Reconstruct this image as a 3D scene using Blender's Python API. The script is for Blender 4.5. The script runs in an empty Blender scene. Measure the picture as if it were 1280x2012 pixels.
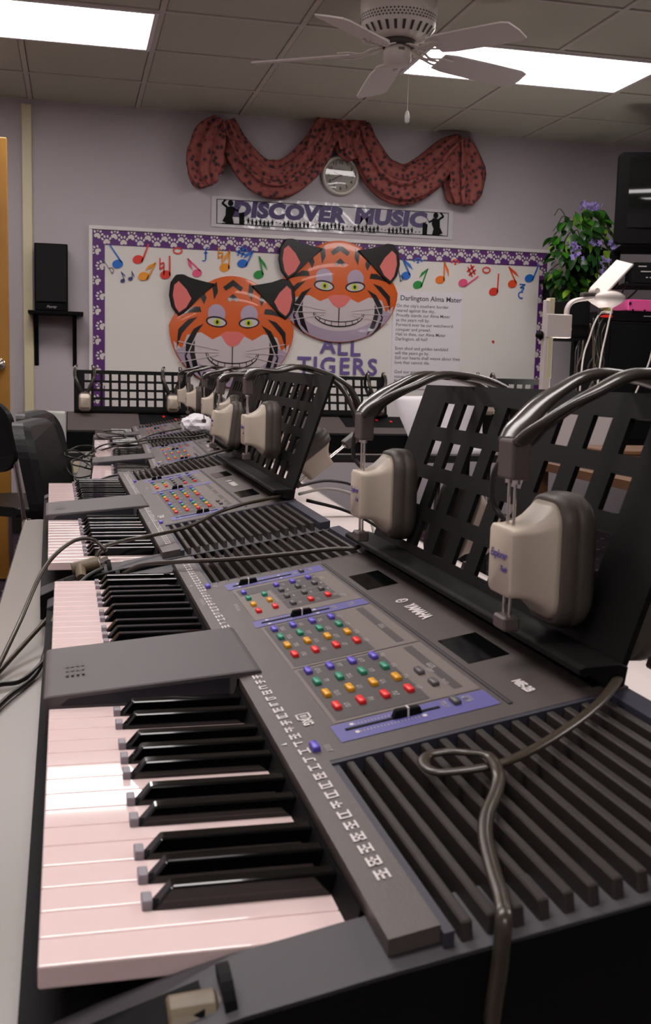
import bpy, bmesh, math, random
from mathutils import Vector, Matrix
S = bpy.context.scene
COL = S.collection
random.seed(7)
CZ = 1.048                       # camera height; z values noted "rel" are measured from it
# ------------------------------------------------------------------ camera, world, lights, exposure
def make_camera():
    yaw, pitch, roll, f = .2309, .1335, -.0264, 2128.1
    fwd = Vector((math.sin(yaw)*math.cos(pitch), math.cos(yaw)*math.cos(pitch), -math.sin(pitch)))
    right = Vector((math.cos(yaw), -math.sin(yaw), 0)); down = fwd.cross(right)
    c, s = math.cos(roll), math.sin(roll)
    r2 = c*right + s*down; d2 = -s*right + c*down
    cam = bpy.data.cameras.new('camera'); o = bpy.data.objects.new('camera', cam); COL.objects.link(o)
    m = Matrix((r2, -d2, -fwd)).transposed().to_4x4(); m.translation = (0, 0, CZ); o.matrix_world = m
    cam.sensor_fit = 'VERTICAL'; cam.sensor_height = 36; cam.lens = f*36/2012
    cam.clip_start = .02; cam.clip_end = 60
    cam.dof.use_dof = True; cam.dof.focus_distance = 1.7; cam.dof.aperture_fstop = 24
    S.camera = o
make_camera()
w = bpy.data.worlds.new('world'); S.world = w; w.use_nodes = True
w.node_tree.nodes['Background'].inputs[0].default_value = (.55, .48, .50, 1)
w.node_tree.nodes['Background'].inputs[1].default_value = .05
S.view_settings.view_transform = 'Standard'; S.view_settings.look = 'None'
S.view_settings.exposure = 0.0; S.view_settings.gamma = 1.0
S.view_settings.use_curve_mapping = False
LAMP = 11.5                       # radiance of the ceiling lamp diffusers
LAMP_COL = (1.0, .935, .92)
# ------------------------------------------------------------------ materials
def C(r, g, b):
    def l(v):
        v /= 255
        return v/12.92 if v <= .04045 else ((v+.055)/1.055)**2.4
    return (l(r), l(g), l(b), 1)
MATS = {}
def mat(name, col, rough=.5, metal=0, spec=.5, bump=0, bscale=200, var=0, vscale=8, emit=0, coat=0, trans=0, alpha=1):
    if name in MATS: return MATS[name]
    m = bpy.data.materials.new(name); m.use_nodes = True
    nt = m.node_tree; b = nt.nodes['Principled BSDF']
    b.inputs['Base Color'].default_value = col
    b.inputs['Roughness'].default_value = rough; b.inputs['Metallic'].default_value = metal
    b.inputs['Specular IOR Level'].default_value = spec
    b.inputs['Coat Weight'].default_value = coat; b.inputs['Transmission Weight'].default_value = trans
    b.inputs['Alpha'].default_value = alpha
    if emit:
        b.inputs['Emission Color'].default_value = col; b.inputs['Emission Strength'].default_value = emit
    if bump or var:
        tc = nt.nodes.new('ShaderNodeTexCoord')
    if bump:
        n = nt.nodes.new('ShaderNodeTexNoise'); n.inputs['Scale'].default_value = bscale; n.inputs['Detail'].default_value = 3
        bp = nt.nodes.new('ShaderNodeBump'); bp.inputs['Strength'].default_value = bump; bp.inputs['Distance'].default_value = .004
        nt.links.new(tc.outputs['Object'], n.inputs['Vector']); nt.links.new(n.outputs[0], bp.inputs['Height'])
        nt.links.new(bp.outputs[0], b.inputs['Normal'])
    if var:
        n = nt.nodes.new('ShaderNodeTexNoise'); n.inputs['Scale'].default_value = vscale; n.inputs['Detail'].default_value = 4
        mx = nt.nodes.new('ShaderNodeMix'); mx.data_type = 'RGBA'
        mx.inputs[6].default_value = tuple(c*(1-var) for c in col[:3])+(1,)
        mx.inputs[7].default_value = tuple(min(1, c*(1+var)) for c in col[:3])+(1,)
        nt.links.new(tc.outputs['Object'], n.inputs['Vector']); nt.links.new(n.outputs[0], mx.inputs[0])
        nt.links.new(mx.outputs[2], b.inputs['Base Color'])
    MATS[name] = m; return m
WALL = mat('wall_paint', C(186, 177, 182), .7, bump=.08, bscale=120, var=.04, vscale=1.5)
TILE = mat('ceiling_tile', C(190, 188, 172), .9, bump=.5, bscale=160, var=.08, vscale=60)
TBAR = mat('ceiling_grid', C(196, 188, 178), .6)
LAMPM = mat('lamp_diffuser', LAMP_COL+(1,), .5, emit=LAMP)
WHITEP = mat('white_paint', C(222, 216, 214), .35)
TABLE = mat('table_laminate', C(138, 132, 126), .3, var=.03, vscale=3, bump=.02, bscale=60)
EDGE = mat('table_edge', C(22, 20, 20), .5)
IVORY = mat('white_key', C(238, 212, 209), .04, coat=.2)
EBONY = mat('black_key', C(5, 5, 6), .07, coat=.2)
CASE = mat('case_black', C(9, 9, 10), .65, spec=.12)
PANEL = mat('panel_grey', C(80, 72, 69), .42, bump=.08, bscale=900)
CHEEK = mat('cheek_grey', C(64, 61, 65), .5, spec=.35, bump=.04, bscale=900)
DIVM = mat('divider_grey', C(80, 74, 76), .5, spec=.4, bump=.05, bscale=800)
DIVS = mat('divider_inset', C(30, 30, 38), .55, spec=.3)
TAUPE = mat('panel_taupe', C(112, 101, 96), .5)
INNER = mat('panel_inner', C(66, 60, 59), .5)
BLUEP = mat('panel_blue', C(92, 88, 150), .45)
PRINT = mat('print_white', C(214, 206, 204), .6)
PRINTG = mat('print_grey', C(160, 152, 150), .6)
BTNB = mat('button_blue', C(98, 82, 196), .35); BTNG = mat('button_green', C(40, 142, 112), .35)
BTNY = mat('button_yellow', C(226, 160, 20), .35); BTNR = mat('button_red', C(236, 44, 40), .35)
BTNK = mat('button_grey', C(86, 82, 84), .4)
BLACK = mat('plain_black', C(7, 7, 8), .6, spec=.15)
GLOSSB = mat('gloss_black', C(10, 10, 11), .1)
RIB = mat('grille_rib', C(52, 46, 43), .4, spec=.35, bump=.05, bscale=800)
GRECESS = mat('grille_wall', C(56, 55, 66), .5, spec=.35)
STAND = mat('stand_black', C(11, 10, 9), .6, spec=.16)
BEIGE = mat('beige_plastic', C(196, 182, 164), .4)
FOAM = mat('cushion_vinyl', C(78, 70, 63), .5, bump=.1, bscale=300)
BAND = mat('smoky_band', C(62, 56, 51), .22, spec=.6, coat=.2)
SLIDER = mat('slider_plastic', C(86, 76, 73), .45)
CHROME = mat('chrome', C(215, 208, 200), .18, metal=1)
INK = mat('violet_ink', C(84, 62, 150), .6)
CORD = mat('cord_grey', C(58, 50, 40), .28)
CORDB = mat('cord_black', C(26, 24, 22), .35)
CORDW = mat('cord_white', C(176, 168, 160), .4)
PLUG = mat('adapter_plastic', C(108, 94, 72), .4)
VINYL = mat('chair_vinyl', C(13, 12, 13), .45, spec=.3, bump=.15, bscale=150)
WOOD = mat('door_wood', C(176, 124, 44), .45, var=.25, vscale=6)
WOODT = mat('table_wood', C(108, 74, 46), .5, var=.25, vscale=9)
CREAM = mat('cream_cover', C(214, 204, 170), .5)
PAPER = mat('board_paper', C(226, 220, 214), .6, bump=.25, bscale=5, var=.03, vscale=3)
PAPERW = mat('white_sheet', C(228, 222, 226), .6, bump=.1, bscale=8)
PURPLE = mat('purple_border', C(88, 30, 110), .5)
PAW = mat('paw_white', C(214, 206, 200), .5)
LETTER = mat('purple_letter', C(104, 84, 148), .5)
DARKINK = mat('dark_ink', C(58, 50, 62), .6)
ORANGE = mat('tiger_orange', C(214, 94, 26), .32, coat=.3, bump=.12, bscale=14)
TBLACK = mat('tiger_black', C(16, 14, 14), .28, coat=.5, bump=.12, bscale=14)
TWHITE = mat('tiger_white', C(206, 192, 194), .32, coat=.3, bump=.12, bscale=14)
TPINK = mat('tiger_pink', C(226, 116, 110), .35, coat=.4)
TLILAC = mat('tiger_lilac', C(176, 158, 178), .32, coat=.3, bump=.12, bscale=14)
TGREEN = mat('tiger_green', C(178, 196, 30), .3)
TVB = mat('tv_black', C(6, 5, 5), .65, spec=.12); SCREEN = mat('tv_screen', C(12, 14, 13), .05)
BOXPINK = mat('pink_case', C(206, 74, 136), .45)
LEAF = mat('leaf_green', C(58, 122, 30), .3, var=.4, vscale=14); LEAFD = mat('leaf_dark', C(30, 72, 22), .35, var=.3, vscale=14)
LEAFL = mat('leaf_light', C(128, 172, 44), .3, var=.3, vscale=14)
LILAC = mat('blossom_lilac', C(142, 124, 190), .6, var=.2, vscale=40)
LEDM = mat('led_blue', (.35, .65, 1, 1), .4, emit=4)
LEDR = mat('led_red', (1, .08, .05, 1), .4, emit=.6)
STAGE = mat('projector_stage', (1, .95, .92, 1), .4, emit=15)
OHPM = mat('projector_white', C(216, 204, 198), .4)
FANW = mat('fan_white', C(228, 218, 210), .4)
FANB = mat('fan_blade', C(226, 216, 210), .45)
VENT = mat('fan_vent', C(66, 58, 54), .6)
STEEL = mat('steel_grey', C(120, 116, 112), .35, metal=.7)
def floor_mat():
    m = bpy.data.materials.new('carpet'); m.use_nodes = True; nt = m.node_tree; b = nt.nodes['Principled BSDF']
    b.inputs['Roughness'].default_value = .95
    tc = nt.nodes.new('ShaderNodeTexCoord'); mp = nt.nodes.new('ShaderNodeMapping'); mp.inputs['Rotation'].default_value = (0, 0, math.radians(45))
    ck = nt.nodes.new('ShaderNodeTexChecker'); ck.inputs['Scale'].default_value = 7
    ck.inputs['Color1'].default_value = C(52, 32, 48); ck.inputs['Color2'].default_value = C(40, 26, 38)
    v = nt.nodes.new('ShaderNodeTexVoronoi'); v.inputs['Scale'].default_value = 9; v.inputs['Randomness'].default_value = .1; v.distance = 'MANHATTAN'
    r = nt.nodes.new('ShaderNodeValToRGB'); r.color_ramp.elements[0].position = .16; r.color_ramp.elements[1].position = .2
    r.color_ramp.elements[0].color = (1, 1, 1, 1); r.color_ramp.elements[1].color = (0, 0, 0, 1)
    mx = nt.nodes.new('ShaderNodeMix'); mx.data_type = 'RGBA'; mx.inputs[7].default_value = C(150, 112, 118)
    L = nt.links.new
    L(tc.outputs['Object'], mp.inputs[0]); L(mp.outputs[0], ck.inputs[0]); L(mp.outputs[0], v.inputs['Vector']); L(v.outputs['Distance'], r.inputs[0])
    L(r.outputs[0], mx.inputs[0]); L(ck.outputs[0], mx.inputs[6]); L(mx.outputs[2], b.inputs['Base Color'])
    return m
CARPET = floor_mat()
def scarf_mat():
    m = bpy.data.materials.new('scarf_cloth'); m.use_nodes = True; nt = m.node_tree; b = nt.nodes['Principled BSDF']
    b.inputs['Roughness'].default_value = .8
    tc = nt.nodes.new('ShaderNodeTexCoord'); v = nt.nodes.new('ShaderNodeTexVoronoi'); v.inputs['Scale'].default_value = 30
    n = nt.nodes.new('ShaderNodeTexNoise'); n.inputs['Scale'].default_value = 70
    ad = nt.nodes.new('ShaderNodeMath'); ad.operation = 'MULTIPLY_ADD'; ad.inputs[1].default_value = .35
    r = nt.nodes.new('ShaderNodeValToRGB'); e = r.color_ramp.elements
    e[0].position = .46; e[0].color = C(54, 46, 48); e[1].position = .56; e[1].color = C(136, 64, 62)
    x = e.new(.85); x.color = C(150, 84, 76)
    L = nt.links.new
    L(tc.outputs['Object'], v.inputs['Vector']); L(tc.outputs['Object'], n.inputs['Vector'])
    L(n.outputs[0], ad.inputs[0]); L(v.outputs['Distance'], ad.inputs[2]); L(ad.outputs[0], r.inputs[0]); L(r.outputs[0], b.inputs['Base Color'])
    return m
SCARF = scarf_mat()
# ------------------------------------------------------------------ helpers
def mesh_from(name, bm, smooth=False):
    bmesh.ops.recalc_face_normals(bm, faces=bm.faces)
    me = bpy.data.meshes.new(name); bm.to_mesh(me); bm.free()
    if smooth: me.shade_smooth()
    return me
def link(name, me, m=None, parent=None, loc=(0, 0, 0), rot=None, label=None, cat=None, group=None, kind=None):
    if m is not None and not me.materials: me.materials.append(m)
    o = bpy.data.objects.new(name, me); COL.objects.link(o)
    if parent is not None: o.parent = parent
    o.location = loc
    if rot is not None:
        if isinstance(rot, Matrix): o.rotation_euler = rot.to_euler()
        else: o.rotation_euler = rot
    tag(o, label, cat, group, kind); return o
def tag(o, label=None, cat=None, group=None, kind=None):
    if label: o['label'] = label
    if cat: o['category'] = cat
    if group: o['group'] = group
    if kind: o['kind'] = kind
def empty(name, loc=(0, 0, 0), rot=(0, 0, 0), label=None, cat=None, group=None, kind=None):
    o = bpy.data.objects.new(name, None); COL.objects.link(o); o.location = loc; o.rotation_euler = rot; o.empty_display_size = .05
    tag(o, label, cat, group, kind); return o
def copy_tree(o, parent=None):
    c = o.copy(); COL.objects.link(c)
    if parent is not None: c.parent = parent
    for ch in list(o.children): copy_tree(ch, c)
    return c
HEX = [(0, 3, 2, 1), (4, 5, 6, 7), (0, 1, 5, 4), (1, 2, 6, 5), (2, 3, 7, 6), (3, 0, 4, 7)]
def hexa(bm, pts):
    v = [bm.verts.new(p) for p in pts]
    return [bm.faces.new([v[i] for i in f]) for f in HEX]
def box(bm, x0, x1, y0, y1, z0, z1):
    return hexa(bm, [(x0, y0, z0), (x1, y0, z0), (x1, y1, z0), (x0, y1, z0), (x0, y0, z1), (x1, y0, z1), (x1, y1, z1), (x0, y1, z1)])
def bevel(bm, w, seg=1):
    bmesh.ops.bevel(bm, geom=list(bm.edges), offset=w, segments=seg, affect='EDGES', profile=.5)
def boxmesh(name, x0, x1, y0, y1, z0, z1, bev=0, seg=1):
    bm = bmesh.new(); box(bm, x0, x1, y0, y1, z0, z1)
    if bev: bevel(bm, bev, seg)
    return mesh_from(name, bm)
def prism(bm, poly, axis, a, b):
    """extrude 2D polygon; axis 'y': poly is (x,z); axis 'x': poly is (y,z); axis 'z': poly is (x,y)"""
    def P(p, t):
        return {'y': (p[0], t, p[1]), 'x': (t, p[0], p[1]), 'z': (p[0], p[1], t)}[axis]
    A = [bm.verts.new(P(p, a)) for p in poly]; B = [bm.verts.new(P(p, b)) for p in poly]
    n = len(poly)
    bm.faces.new(A); bm.faces.new(B[::-1])
    for i in range(n): bm.faces.new([A[i], A[(i+1) % n], B[(i+1) % n], B[i]])
def cyl(bm, p0, p1, r0, r1=None, n=16):
    r1 = r0 if r1 is None else r1
    p0, p1 = Vector(p0), Vector(p1); d = (p1-p0).normalized()
    a = d.orthogonal().normalized(); b = d.cross(a)
    A = [bm.verts.new(p0+r0*(math.cos(t)*a+math.sin(t)*b)) for t in [2*math.pi*i/n for i in range(n)]]
    B = [bm.verts.new(p1+r1*(math.cos(t)*a+math.sin(t)*b)) for t in [2*math.pi*i/n for i in range(n)]]
    bm.faces.new(A[::-1]); bm.faces.new(B)
    for i in range(n): bm.faces.new([A[i], A[(i+1) % n], B[(i+1) % n], B[i]])
def lathe(bm, prof, n=32, ox=0, oy=0):
    rings = []
    for r, z in prof:
        if r < 1e-6: rings.append([bm.verts.new((ox, oy, z))])
        else: rings.append([bm.verts.new((ox+r*math.cos(2*math.pi*i/n), oy+r*math.sin(2*math.pi*i/n), z)) for i in range(n)])
    for A, B in zip(rings, rings[1:]):
        for i in range(n):
            j = (i+1) % n
            if len(A) == 1 and len(B) == 1: continue
            if len(A) == 1: bm.faces.new([A[0], B[i], B[j]])
            elif len(B) == 1: bm.faces.new([A[i], A[j], B[0]])
            else: bm.faces.new([A[i], A[j], B[j], B[i]])
def catmull(pts, k=6):
    P = [Vector(p) for p in pts]; P = [2*P[0]-P[1]]+P+[2*P[-1]-P[-2]]; out = []
    for i in range(1, len(P)-2):
        a, b, c, d = P[i-1:i+3]
        for s in range(k):
            t = s/k
            out.append(.5*((2*b)+(c-a)*t+(2*a-5*b+4*c-d)*t*t+(-a+3*b-3*c+d)*t**3))
    out.append(P[-2]); return out
def tube(bm, pts, ra, rb=None, n=8, up=Vector((0, 0, 1)), k=6, radf=None):
    """sweep an ellipse: ra = half width across (sideways to up), rb = half height along up"""
    rb = ra if rb is None else rb
    P = catmull(pts, k) if k else [Vector(p) for p in pts]
    rings = []; prev = None
    for i, p in enumerate(P):
        t = (P[min(i+1, len(P)-1)]-P[max(i-1, 0)])
        if t.length < 1e-9: t = Vector((0, 0, 1))
        t.normalize()
        s = t.cross(up)
        if s.length < .15: s = prev.copy() if prev is not None else t.orthogonal()
        s = (s - t*s.dot(t)).normalized()
        if prev is not None and s.dot(prev) < 0: s = -s
        prev = s; u = s.cross(t)
        f = radf(i/(len(P)-1)) if radf else 1
        rings.append([bm.verts.new(p+f*(ra*math.cos(2*math.pi*j/n)*s+rb*math.sin(2*math.pi*j/n)*u)) for j in range(n)])
    for A, B in zip(rings, rings[1:]):
        for j in range(n): bm.faces.new([A[j], A[(j+1) % n], B[(j+1) % n], B[j]])
    bm.faces.new(rings[0][::-1]); bm.faces.new(rings[-1])
def tubemesh(name, pts, ra, rb=None, **kw):
    bm = bmesh.new(); tube(bm, pts, ra, rb, **kw); return mesh_from(name, bm, True)
TXT = {}
def text_mesh(s, size, bold=0, align='CENTER', extrude=.0002, shear=0, spacing=1):
    key = (s, size, bold, align, extrude, shear, spacing)
    if key in TXT: return TXT[key]
    cu = bpy.data.curves.new('lettering', 'FONT'); cu.body = s; cu.size = size; cu.offset = bold; cu.extrude = extrude
    cu.align_x = align; cu.align_y = 'CENTER'; cu.shear = shear; cu.space_character = spacing; cu.resolution_u = 3
    o = bpy.data.objects.new('lettering', cu); COL.objects.link(o)
    dg = bpy.context.evaluated_depsgraph_get(); me = bpy.data.meshes.new_from_object(o.evaluated_get(dg))
    bpy.data.objects.remove(o); bpy.data.curves.remove(cu); me.materials.clear(); TXT[key] = me; return me
def flat(bm, poly, z=0):
    v = [bm.verts.new((p[0], p[1], z)) for p in poly]; return bm.faces.new(v)
def ell(cx, cy, rx, ry, n=20, a=0):
    c, s = math.cos(a), math.sin(a); o = []
    for i in range(n):
        t = 2*math.pi*i/n; x, y = rx*math.cos(t), ry*math.sin(t); o.append((cx+c*x-s*y, cy+s*x+c*y))
    return o
def polymesh(name, polys, h=.001):
    """flat cut-outs: polygons in local x,y extruded by h towards +z"""
    bm = bmesh.new()
    for p in polys: prism(bm, p, 'z', 0, h)
    return mesh_from(name, bm)
# frame of things hung on the back wall: local x = right, local y = up, local z = out of the wall to the room
WROT = (math.pi/2, 0, 0)
D = 6.722
def W(x, z, out=0): return (x, D-out, CZ+z)
# ------------------------------------------------------------------ room
XL, XR, YB = -1.25, 4.25, -3.2
ZC = CZ+1.4778
def room():
    link('floor', boxmesh('floor', XL-.1, XR+.1, YB-.1, D+.1, -.1, 0), CARPET, kind='structure')
    link('wall_back', boxmesh('wall_back', XL-.1, XR+.1, D, D+.1, 0, ZC+.1), WALL, kind='structure')
    link('wall_left', boxmesh('wall_left', XL-.1, XL, YB, D, 0, ZC+.1), WALL, kind='structure')
    link('wall_right', boxmesh('wall_right', XR, XR+.1, YB, D, 0, ZC+.1), WALL, kind='structure')
    link('wall_front', boxmesh('wall_front', XL, XR, YB-.1, YB, 0, ZC+.1), WALL, kind='structure')
    ce = link('ceiling', boxmesh('ceiling', XL, XR, YB, D, ZC+.03, ZC+.1), TBAR, kind='structure')
    T = .61; X0 = .3792
    lights = []
    for (i, j) in [(-2, 2), (2, 2), (-2, 6), (2, 6), (-2, 9), (2, 9), (-2, 13)]: lights.append((i, j))  # last two rows: unseen panels added to light the near keys and cups
    cells = set()
    for i, j in lights: cells.add((i, j)); cells.add((i+1, j))
    tm = boxmesh('ceiling_tile', .014, T-.014, .014-T, -.014, 0, .02, .004)
    tm.materials.append(TILE)
    i0 = -3; i1 = 7; nj = 17
    for i in range(i0, i1):
        for j in range(nj):
            if (i, j) in cells: continue
            x = X0+i*T; y = D-j*T
            if x < XL-.01 or x+T > XR+.01 or y-T < YB-.3:
                xa, xb = max(x+.014, XL), min(x+T-.014, XR); ya, yb = max(y-T+.014, YB), y-.014
                if xb-xa < .05 or yb-ya < .05: continue
                link('ceiling_tile', boxmesh('ceiling_tile', xa, xb, ya, yb, 0, .02, .004), TILE, ce, (0, 0, ZC+.004))
            else: link('ceiling_tile', tm, None, ce, (x, y, ZC+.004))
    bm = bmesh.new()
    for i in range(i0, i1+1):
        x = X0+i*T
        if XL < x < XR: box(bm, x-.012, x+.012, YB, D, ZC-.001, ZC+.03)
    for j in range(nj+1):
        y = D-j*T
        if y > YB: box(bm, XL, XR, y-.0118, y+.0118, ZC-.0014, ZC+.0296)
    link('grid_bars', mesh_from('grid_bars', bm), TBAR, ce)
    names = {(-2, 2): 'white ceiling lamp panel at the upper left of the view', (2, 2): 'white ceiling lamp panel behind the ceiling fan, at the upper right'}
    for i, j in lights:
        lab = names.get((i, j), 'white ceiling lamp panel out of view, %s, %s' % ({6: 'second row from the back wall', 9: 'added row over the nearest keyboard', 13: 'added panel behind the camera'}.get(j), 'left' if i < 0 else 'right'))
        e = empty('ceiling_light', (X0+(i+1)*T, D-(j+.5)*T, ZC), label=lab, cat='ceiling lamp', group='ceiling lamp panels')
        bm = bmesh.new(); a, b = T-.012, T/2-.012
        for (x0, x1, y0, y1) in [(-a, a, -b, -b+.02), (-a, a, b-.02, b), (-a, -a+.02, -b+.02, b-.02), (a-.02, a, -b+.02, b-.02)]:
            box(bm, x0, x1, y0, y1, -.006, .02)
        link('frame', mesh_from('frame', bm), WHITEP, e)
        link('diffuser', boxmesh('diffuser', -a+.02, a-.02, -b+.02, b-.02, -.002, .01), LAMPM, e)
    link('trim_1', boxmesh('trim_1', -.281, -.224, D-.035, D, .05, ZC-.03, .004), CREAM, kind='structure')
    link('baseboard_back', boxmesh('baseboard_back', XL, XR, D-.012, D, 0, .1), EDGE, kind='structure')
room()
def door():
    e = empty('door_1', (-.285, 5.25, 0), kind='structure')
    bm = bmesh.new(); box(bm, -.90, 0, 0, .042, .01, CZ+.983); bevel(bm, .003)
    link('door_leaf', mesh_from('door_leaf', bm), WOOD, e)
    bm = bmesh.new(); lathe(bm, [(0, -.03), (.02, -.03), (.028, -.012), (.02, .004), (.01, .012), (.01, .035), (.028, .036), (.028, .04), (0, .04)], 20)
    link('door_knob', mesh_from('door_knob', bm, True), CHROME, e, (-.045, -.04, CZ-.03), (-math.pi/2, 0, 0))
    for z in (.3, 1.1, 1.8): link('hinge', boxmesh('hinge', -.915, -.895, .01, .045, z-.05, z+.05), STEEL, e)
door()
link('wall_outlet', boxmesh('wall_outlet', -.055, .045, -.06, .06, 0, .007, .002), CREAM, None, W(-.01, -.62, .001), WROT, 'cream outlet plate on the wall under the back table', 'outlet')
# ------------------------------------------------------------------ tables
def table(name, loc, rz, w, l, h, label, legs):
    """local x 0..w across, y 0..l along, top surface at z=h"""
    e = empty(name, (loc[0], loc[1], 0), (0, 0, rz), label, 'table')
    bm = bmesh.new(); prism(bm, rounded(0, w, 0, l, .03), 'z', h-.002, h); link('table_top', mesh_from('table_top', bm), TABLE, e)
    bm = bmesh.new(); prism(bm, rounded(-.002, w+.002, -.002, l+.002, .03), 'z', h-.03, h-.002); link('edge_band', mesh_from('edge_band', bm), EDGE, e)
    lm = tubemesh('leg', [(0, 0, 0), (0, 0, h-.031)], .016, k=0, n=12); lm.materials.append(STEEL)
    for (x, y) in legs: link('leg', lm, None, e, (x, y, 0))
    bm = bmesh.new(); ys = sorted(set(y for _, y in legs))
    for y in ys: box(bm, .06, w-.06, y-.012, y+.012, h-.055, h-.03)
    link('under_frame', mesh_from('under_frame', bm), STEEL, e)
    return e
def rounded(x0, x1, y0, y1, r, n=5):
    o = []
    for cx, cy, a in [(x1-r, y0+r, -90), (x1-r, y1-r, 0), (x0+r, y1-r, 90), (x0+r, y0+r, 180)]:
        for i in range(n+1):
            t = math.radians(a+90*i/n); o.append((cx+r*math.cos(t), cy+r*math.sin(t)))
    return o
TZ1 = CZ-.3225; TZ2 = CZ-.340; TZ3 = CZ-.41
def lg(w, l): return [(.08, .2), (w-.08, .2), (.08, l-.2), (w-.08, l-.2)]
table('work_table', (-.095, .30), 0, .735, 1.95, TZ1, 'pale grey laminate table under the two nearest keyboards', lg(.735, 1.95))
table('work_table', (-.03, 2.34), -.042, .665, 1.84, TZ2, 'pale grey laminate table under the third and fourth keyboards', lg(.665, 1.84))
table('work_table', (-.12, 4.96), 0, 2.1, .72, TZ3, 'long pale table along the back wall under the tall lattice stands', lg(2.1, .72))
# ------------------------------------------------------------------ keyboards
def PZ(x): return .016+.19*(x-.135)
ALPHA = math.atan(.19)
def pbox(bm, x0, x1, y0, y1, w0, w1):
    hexa(bm, [(x0, y0, PZ(x0)+w0), (x1, y0, PZ(x1)+w0), (x1, y1, PZ(x1)+w0), (x0, y1, PZ(x0)+w0),
              (x0, y0, PZ(x0)+w1), (x1, y0, PZ(x1)+w1), (x1, y1, PZ(x1)+w1), (x0, y1, PZ(x0)+w1)])
def pquad(bm, x0, x1, y0, y1, w):
    v = [bm.verts.new((x, y, PZ(x)+w)) for x, y in [(x0, y0), (x1, y0), (x1, y1), (x0, y1)]]; bm.faces.new(v)
PROT = Matrix(((0, math.cos(ALPHA), -math.sin(ALPHA)), (-1, 0, 0), (0, math.sin(ALPHA), math.cos(ALPHA))))
KW = .0235; NK = 36; YE = NK*KW
def squiggle(bm, x, y, lx, ly, rnd):
    """small print: a row of glyph-like strokes about lx high, running ly along -y"""
    n = max(2, int(ly/.0024)); st = ly/n
    for i in range(n):
        yy = y-i*st
        pquad(bm, x, x+lx, yy-st*.34, yy, .0006)
        k = rnd.choice([0, 1, 2])
        if k: pquad(bm, x+lx*(.0 if k == 1 else .7), x+lx*(.3 if k == 1 else 1), yy-st*.8, yy-st*.34, .0006)
def build_keyboard():
    rnd = random.Random(3)
    K = empty('electronic_keyboard', cat='keyboard')
    # lower case
    bm = bmesh.new(); prism(bm, [(-.009, -.062), (.352, -.062), (.352, .02), (.30, .024), (.17, -.001), (.14, -.012), (.136, -.03), (-.009, -.034)], 'y', -.045, YE+.045)
    link('case_bottom', mesh_from('case_bottom', bm), CASE, K)
    bm = bmesh.new()
    cyl(bm, (0, 0, -.0665), (0, 0, -.06), .011); ft = mesh_from('rubber_foot', bm); ft.materials.append(CASE)
    for x in (.03, .31):
        for y in (.02, YE-.02): link('rubber_foot', ft, None, K, (x, y, 0))
    # cheeks
    prof = [(-.009, -.031), (.007, -.0245), (.026, -.0175), (.043, -.0122), (.06, -.0075), (.079, -.0025), (.104, .0022), (.129, .0072), (.165, .0135), (.352, .0465), (.352, -.061), (-.009, -.061)]
    for a, b in ((-.047, -.0008), (YE+.0008, YE+.047)):
        bm = bmesh.new(); prism(bm, prof, 'y', a, b); bevel(bm, .0012)
        link('cheek_block', mesh_from('cheek_block', bm), CHEEK, K)
    for a, b in ((-.0482, -.0471), (YE+.0471, YE+.0482)):
        bm = bmesh.new(); prism(bm, [(x, z-.001) for x, z in prof[:10]]+prof[10:], 'y', a, b); link('end_panel', mesh_from('end_panel', bm), BLACK, K)
    # raised block, black to stand for shade in the recess, and jack collar
    for y in (-.025, YE+.025):
        bm = bmesh.new(); hexa(bm, [(.018, y-.014, -.0225), (.064, y-.014, -.0085), (.064, y+.012, -.0085), (.018, y+.012, -.0225), (.02, y-.012, -.0185), (.0645, y-.012, -.0042), (.0645, y+.010, -.0042), (.02, y+.010, -.0185)])
        link('jack_recess_shade', mesh_from('jack_recess_shade', bm), CASE, K)
        bm = bmesh.new(); cyl(bm, (.0725, y-.002, -.0075), (.0775, y-.002, -.0068), .0145, .0145, 24)
        link('jack_collar', mesh_from('jack_collar', bm), BLACK, K)
    # keys
    wk = bmesh.new(); box(wk, 0, .136, .00025, KW-.00025, -.0105, 0); bevel(wk, .0011, 2); wk = mesh_from('white_key', wk); wk.materials.append(IVORY)
    hid = set(range(15, 21))
    for n in range(NK):
        if n in hid: continue
        link('white_key', wk, None, K, (0, n*KW, 0))
    bk = bmesh.new(); h = .0105
    hexa(bk, [(.0488, -.0058, -.001), (.137, -.0058, -.001), (.137, .0058, -.001), (.0488, .0058, -.001), (.0585, -.0045, h), (.137, -.0045, h), (.137, .0045, h), (.0585, .0045, h)])
    bmesh.ops.bevel(bk, geom=list(bk.edges), offset=.0012, segments=2, affect='EDGES', profile=.5)
    bk = mesh_from('black_key', bk); bk.materials.append(EBONY)
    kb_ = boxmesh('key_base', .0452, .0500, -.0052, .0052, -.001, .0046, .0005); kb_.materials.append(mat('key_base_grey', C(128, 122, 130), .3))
    off = {2: -.003, 3: 0, 4: .003, 6: -.003, 0: .003}
    for n in range(1, NK):
        m = n % 7
        if m not in off or n in range(16, 21): continue
        if m == 0 and False: continue
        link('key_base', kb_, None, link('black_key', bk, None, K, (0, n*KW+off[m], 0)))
    bm = bmesh.new(); prism(bm, [(.1335, -.03), (.1335, -.001), (.1375, .012), (.139, -.002), (.139, -.03)], 'y', 0, YE)
    link('key_felt_strip', mesh_from('key_felt_strip', bm), BLACK, K)
    # divider block over the middle keys
    bm = bmesh.new(); y0, y1 = 15*KW+.001, 21*KW
    prism(bm, [(-.004, -.02), (-.004, .0075), (.0, .0088), (.153, .0228), (.1565, .0222), (.1565, .018), (.1365, .0168), (.1365, -.011)], 'y', y0, y1); bevel(bm, .001)
    dv = link('divider_block', mesh_from('divider_block', bm), DIVM, K)
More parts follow.
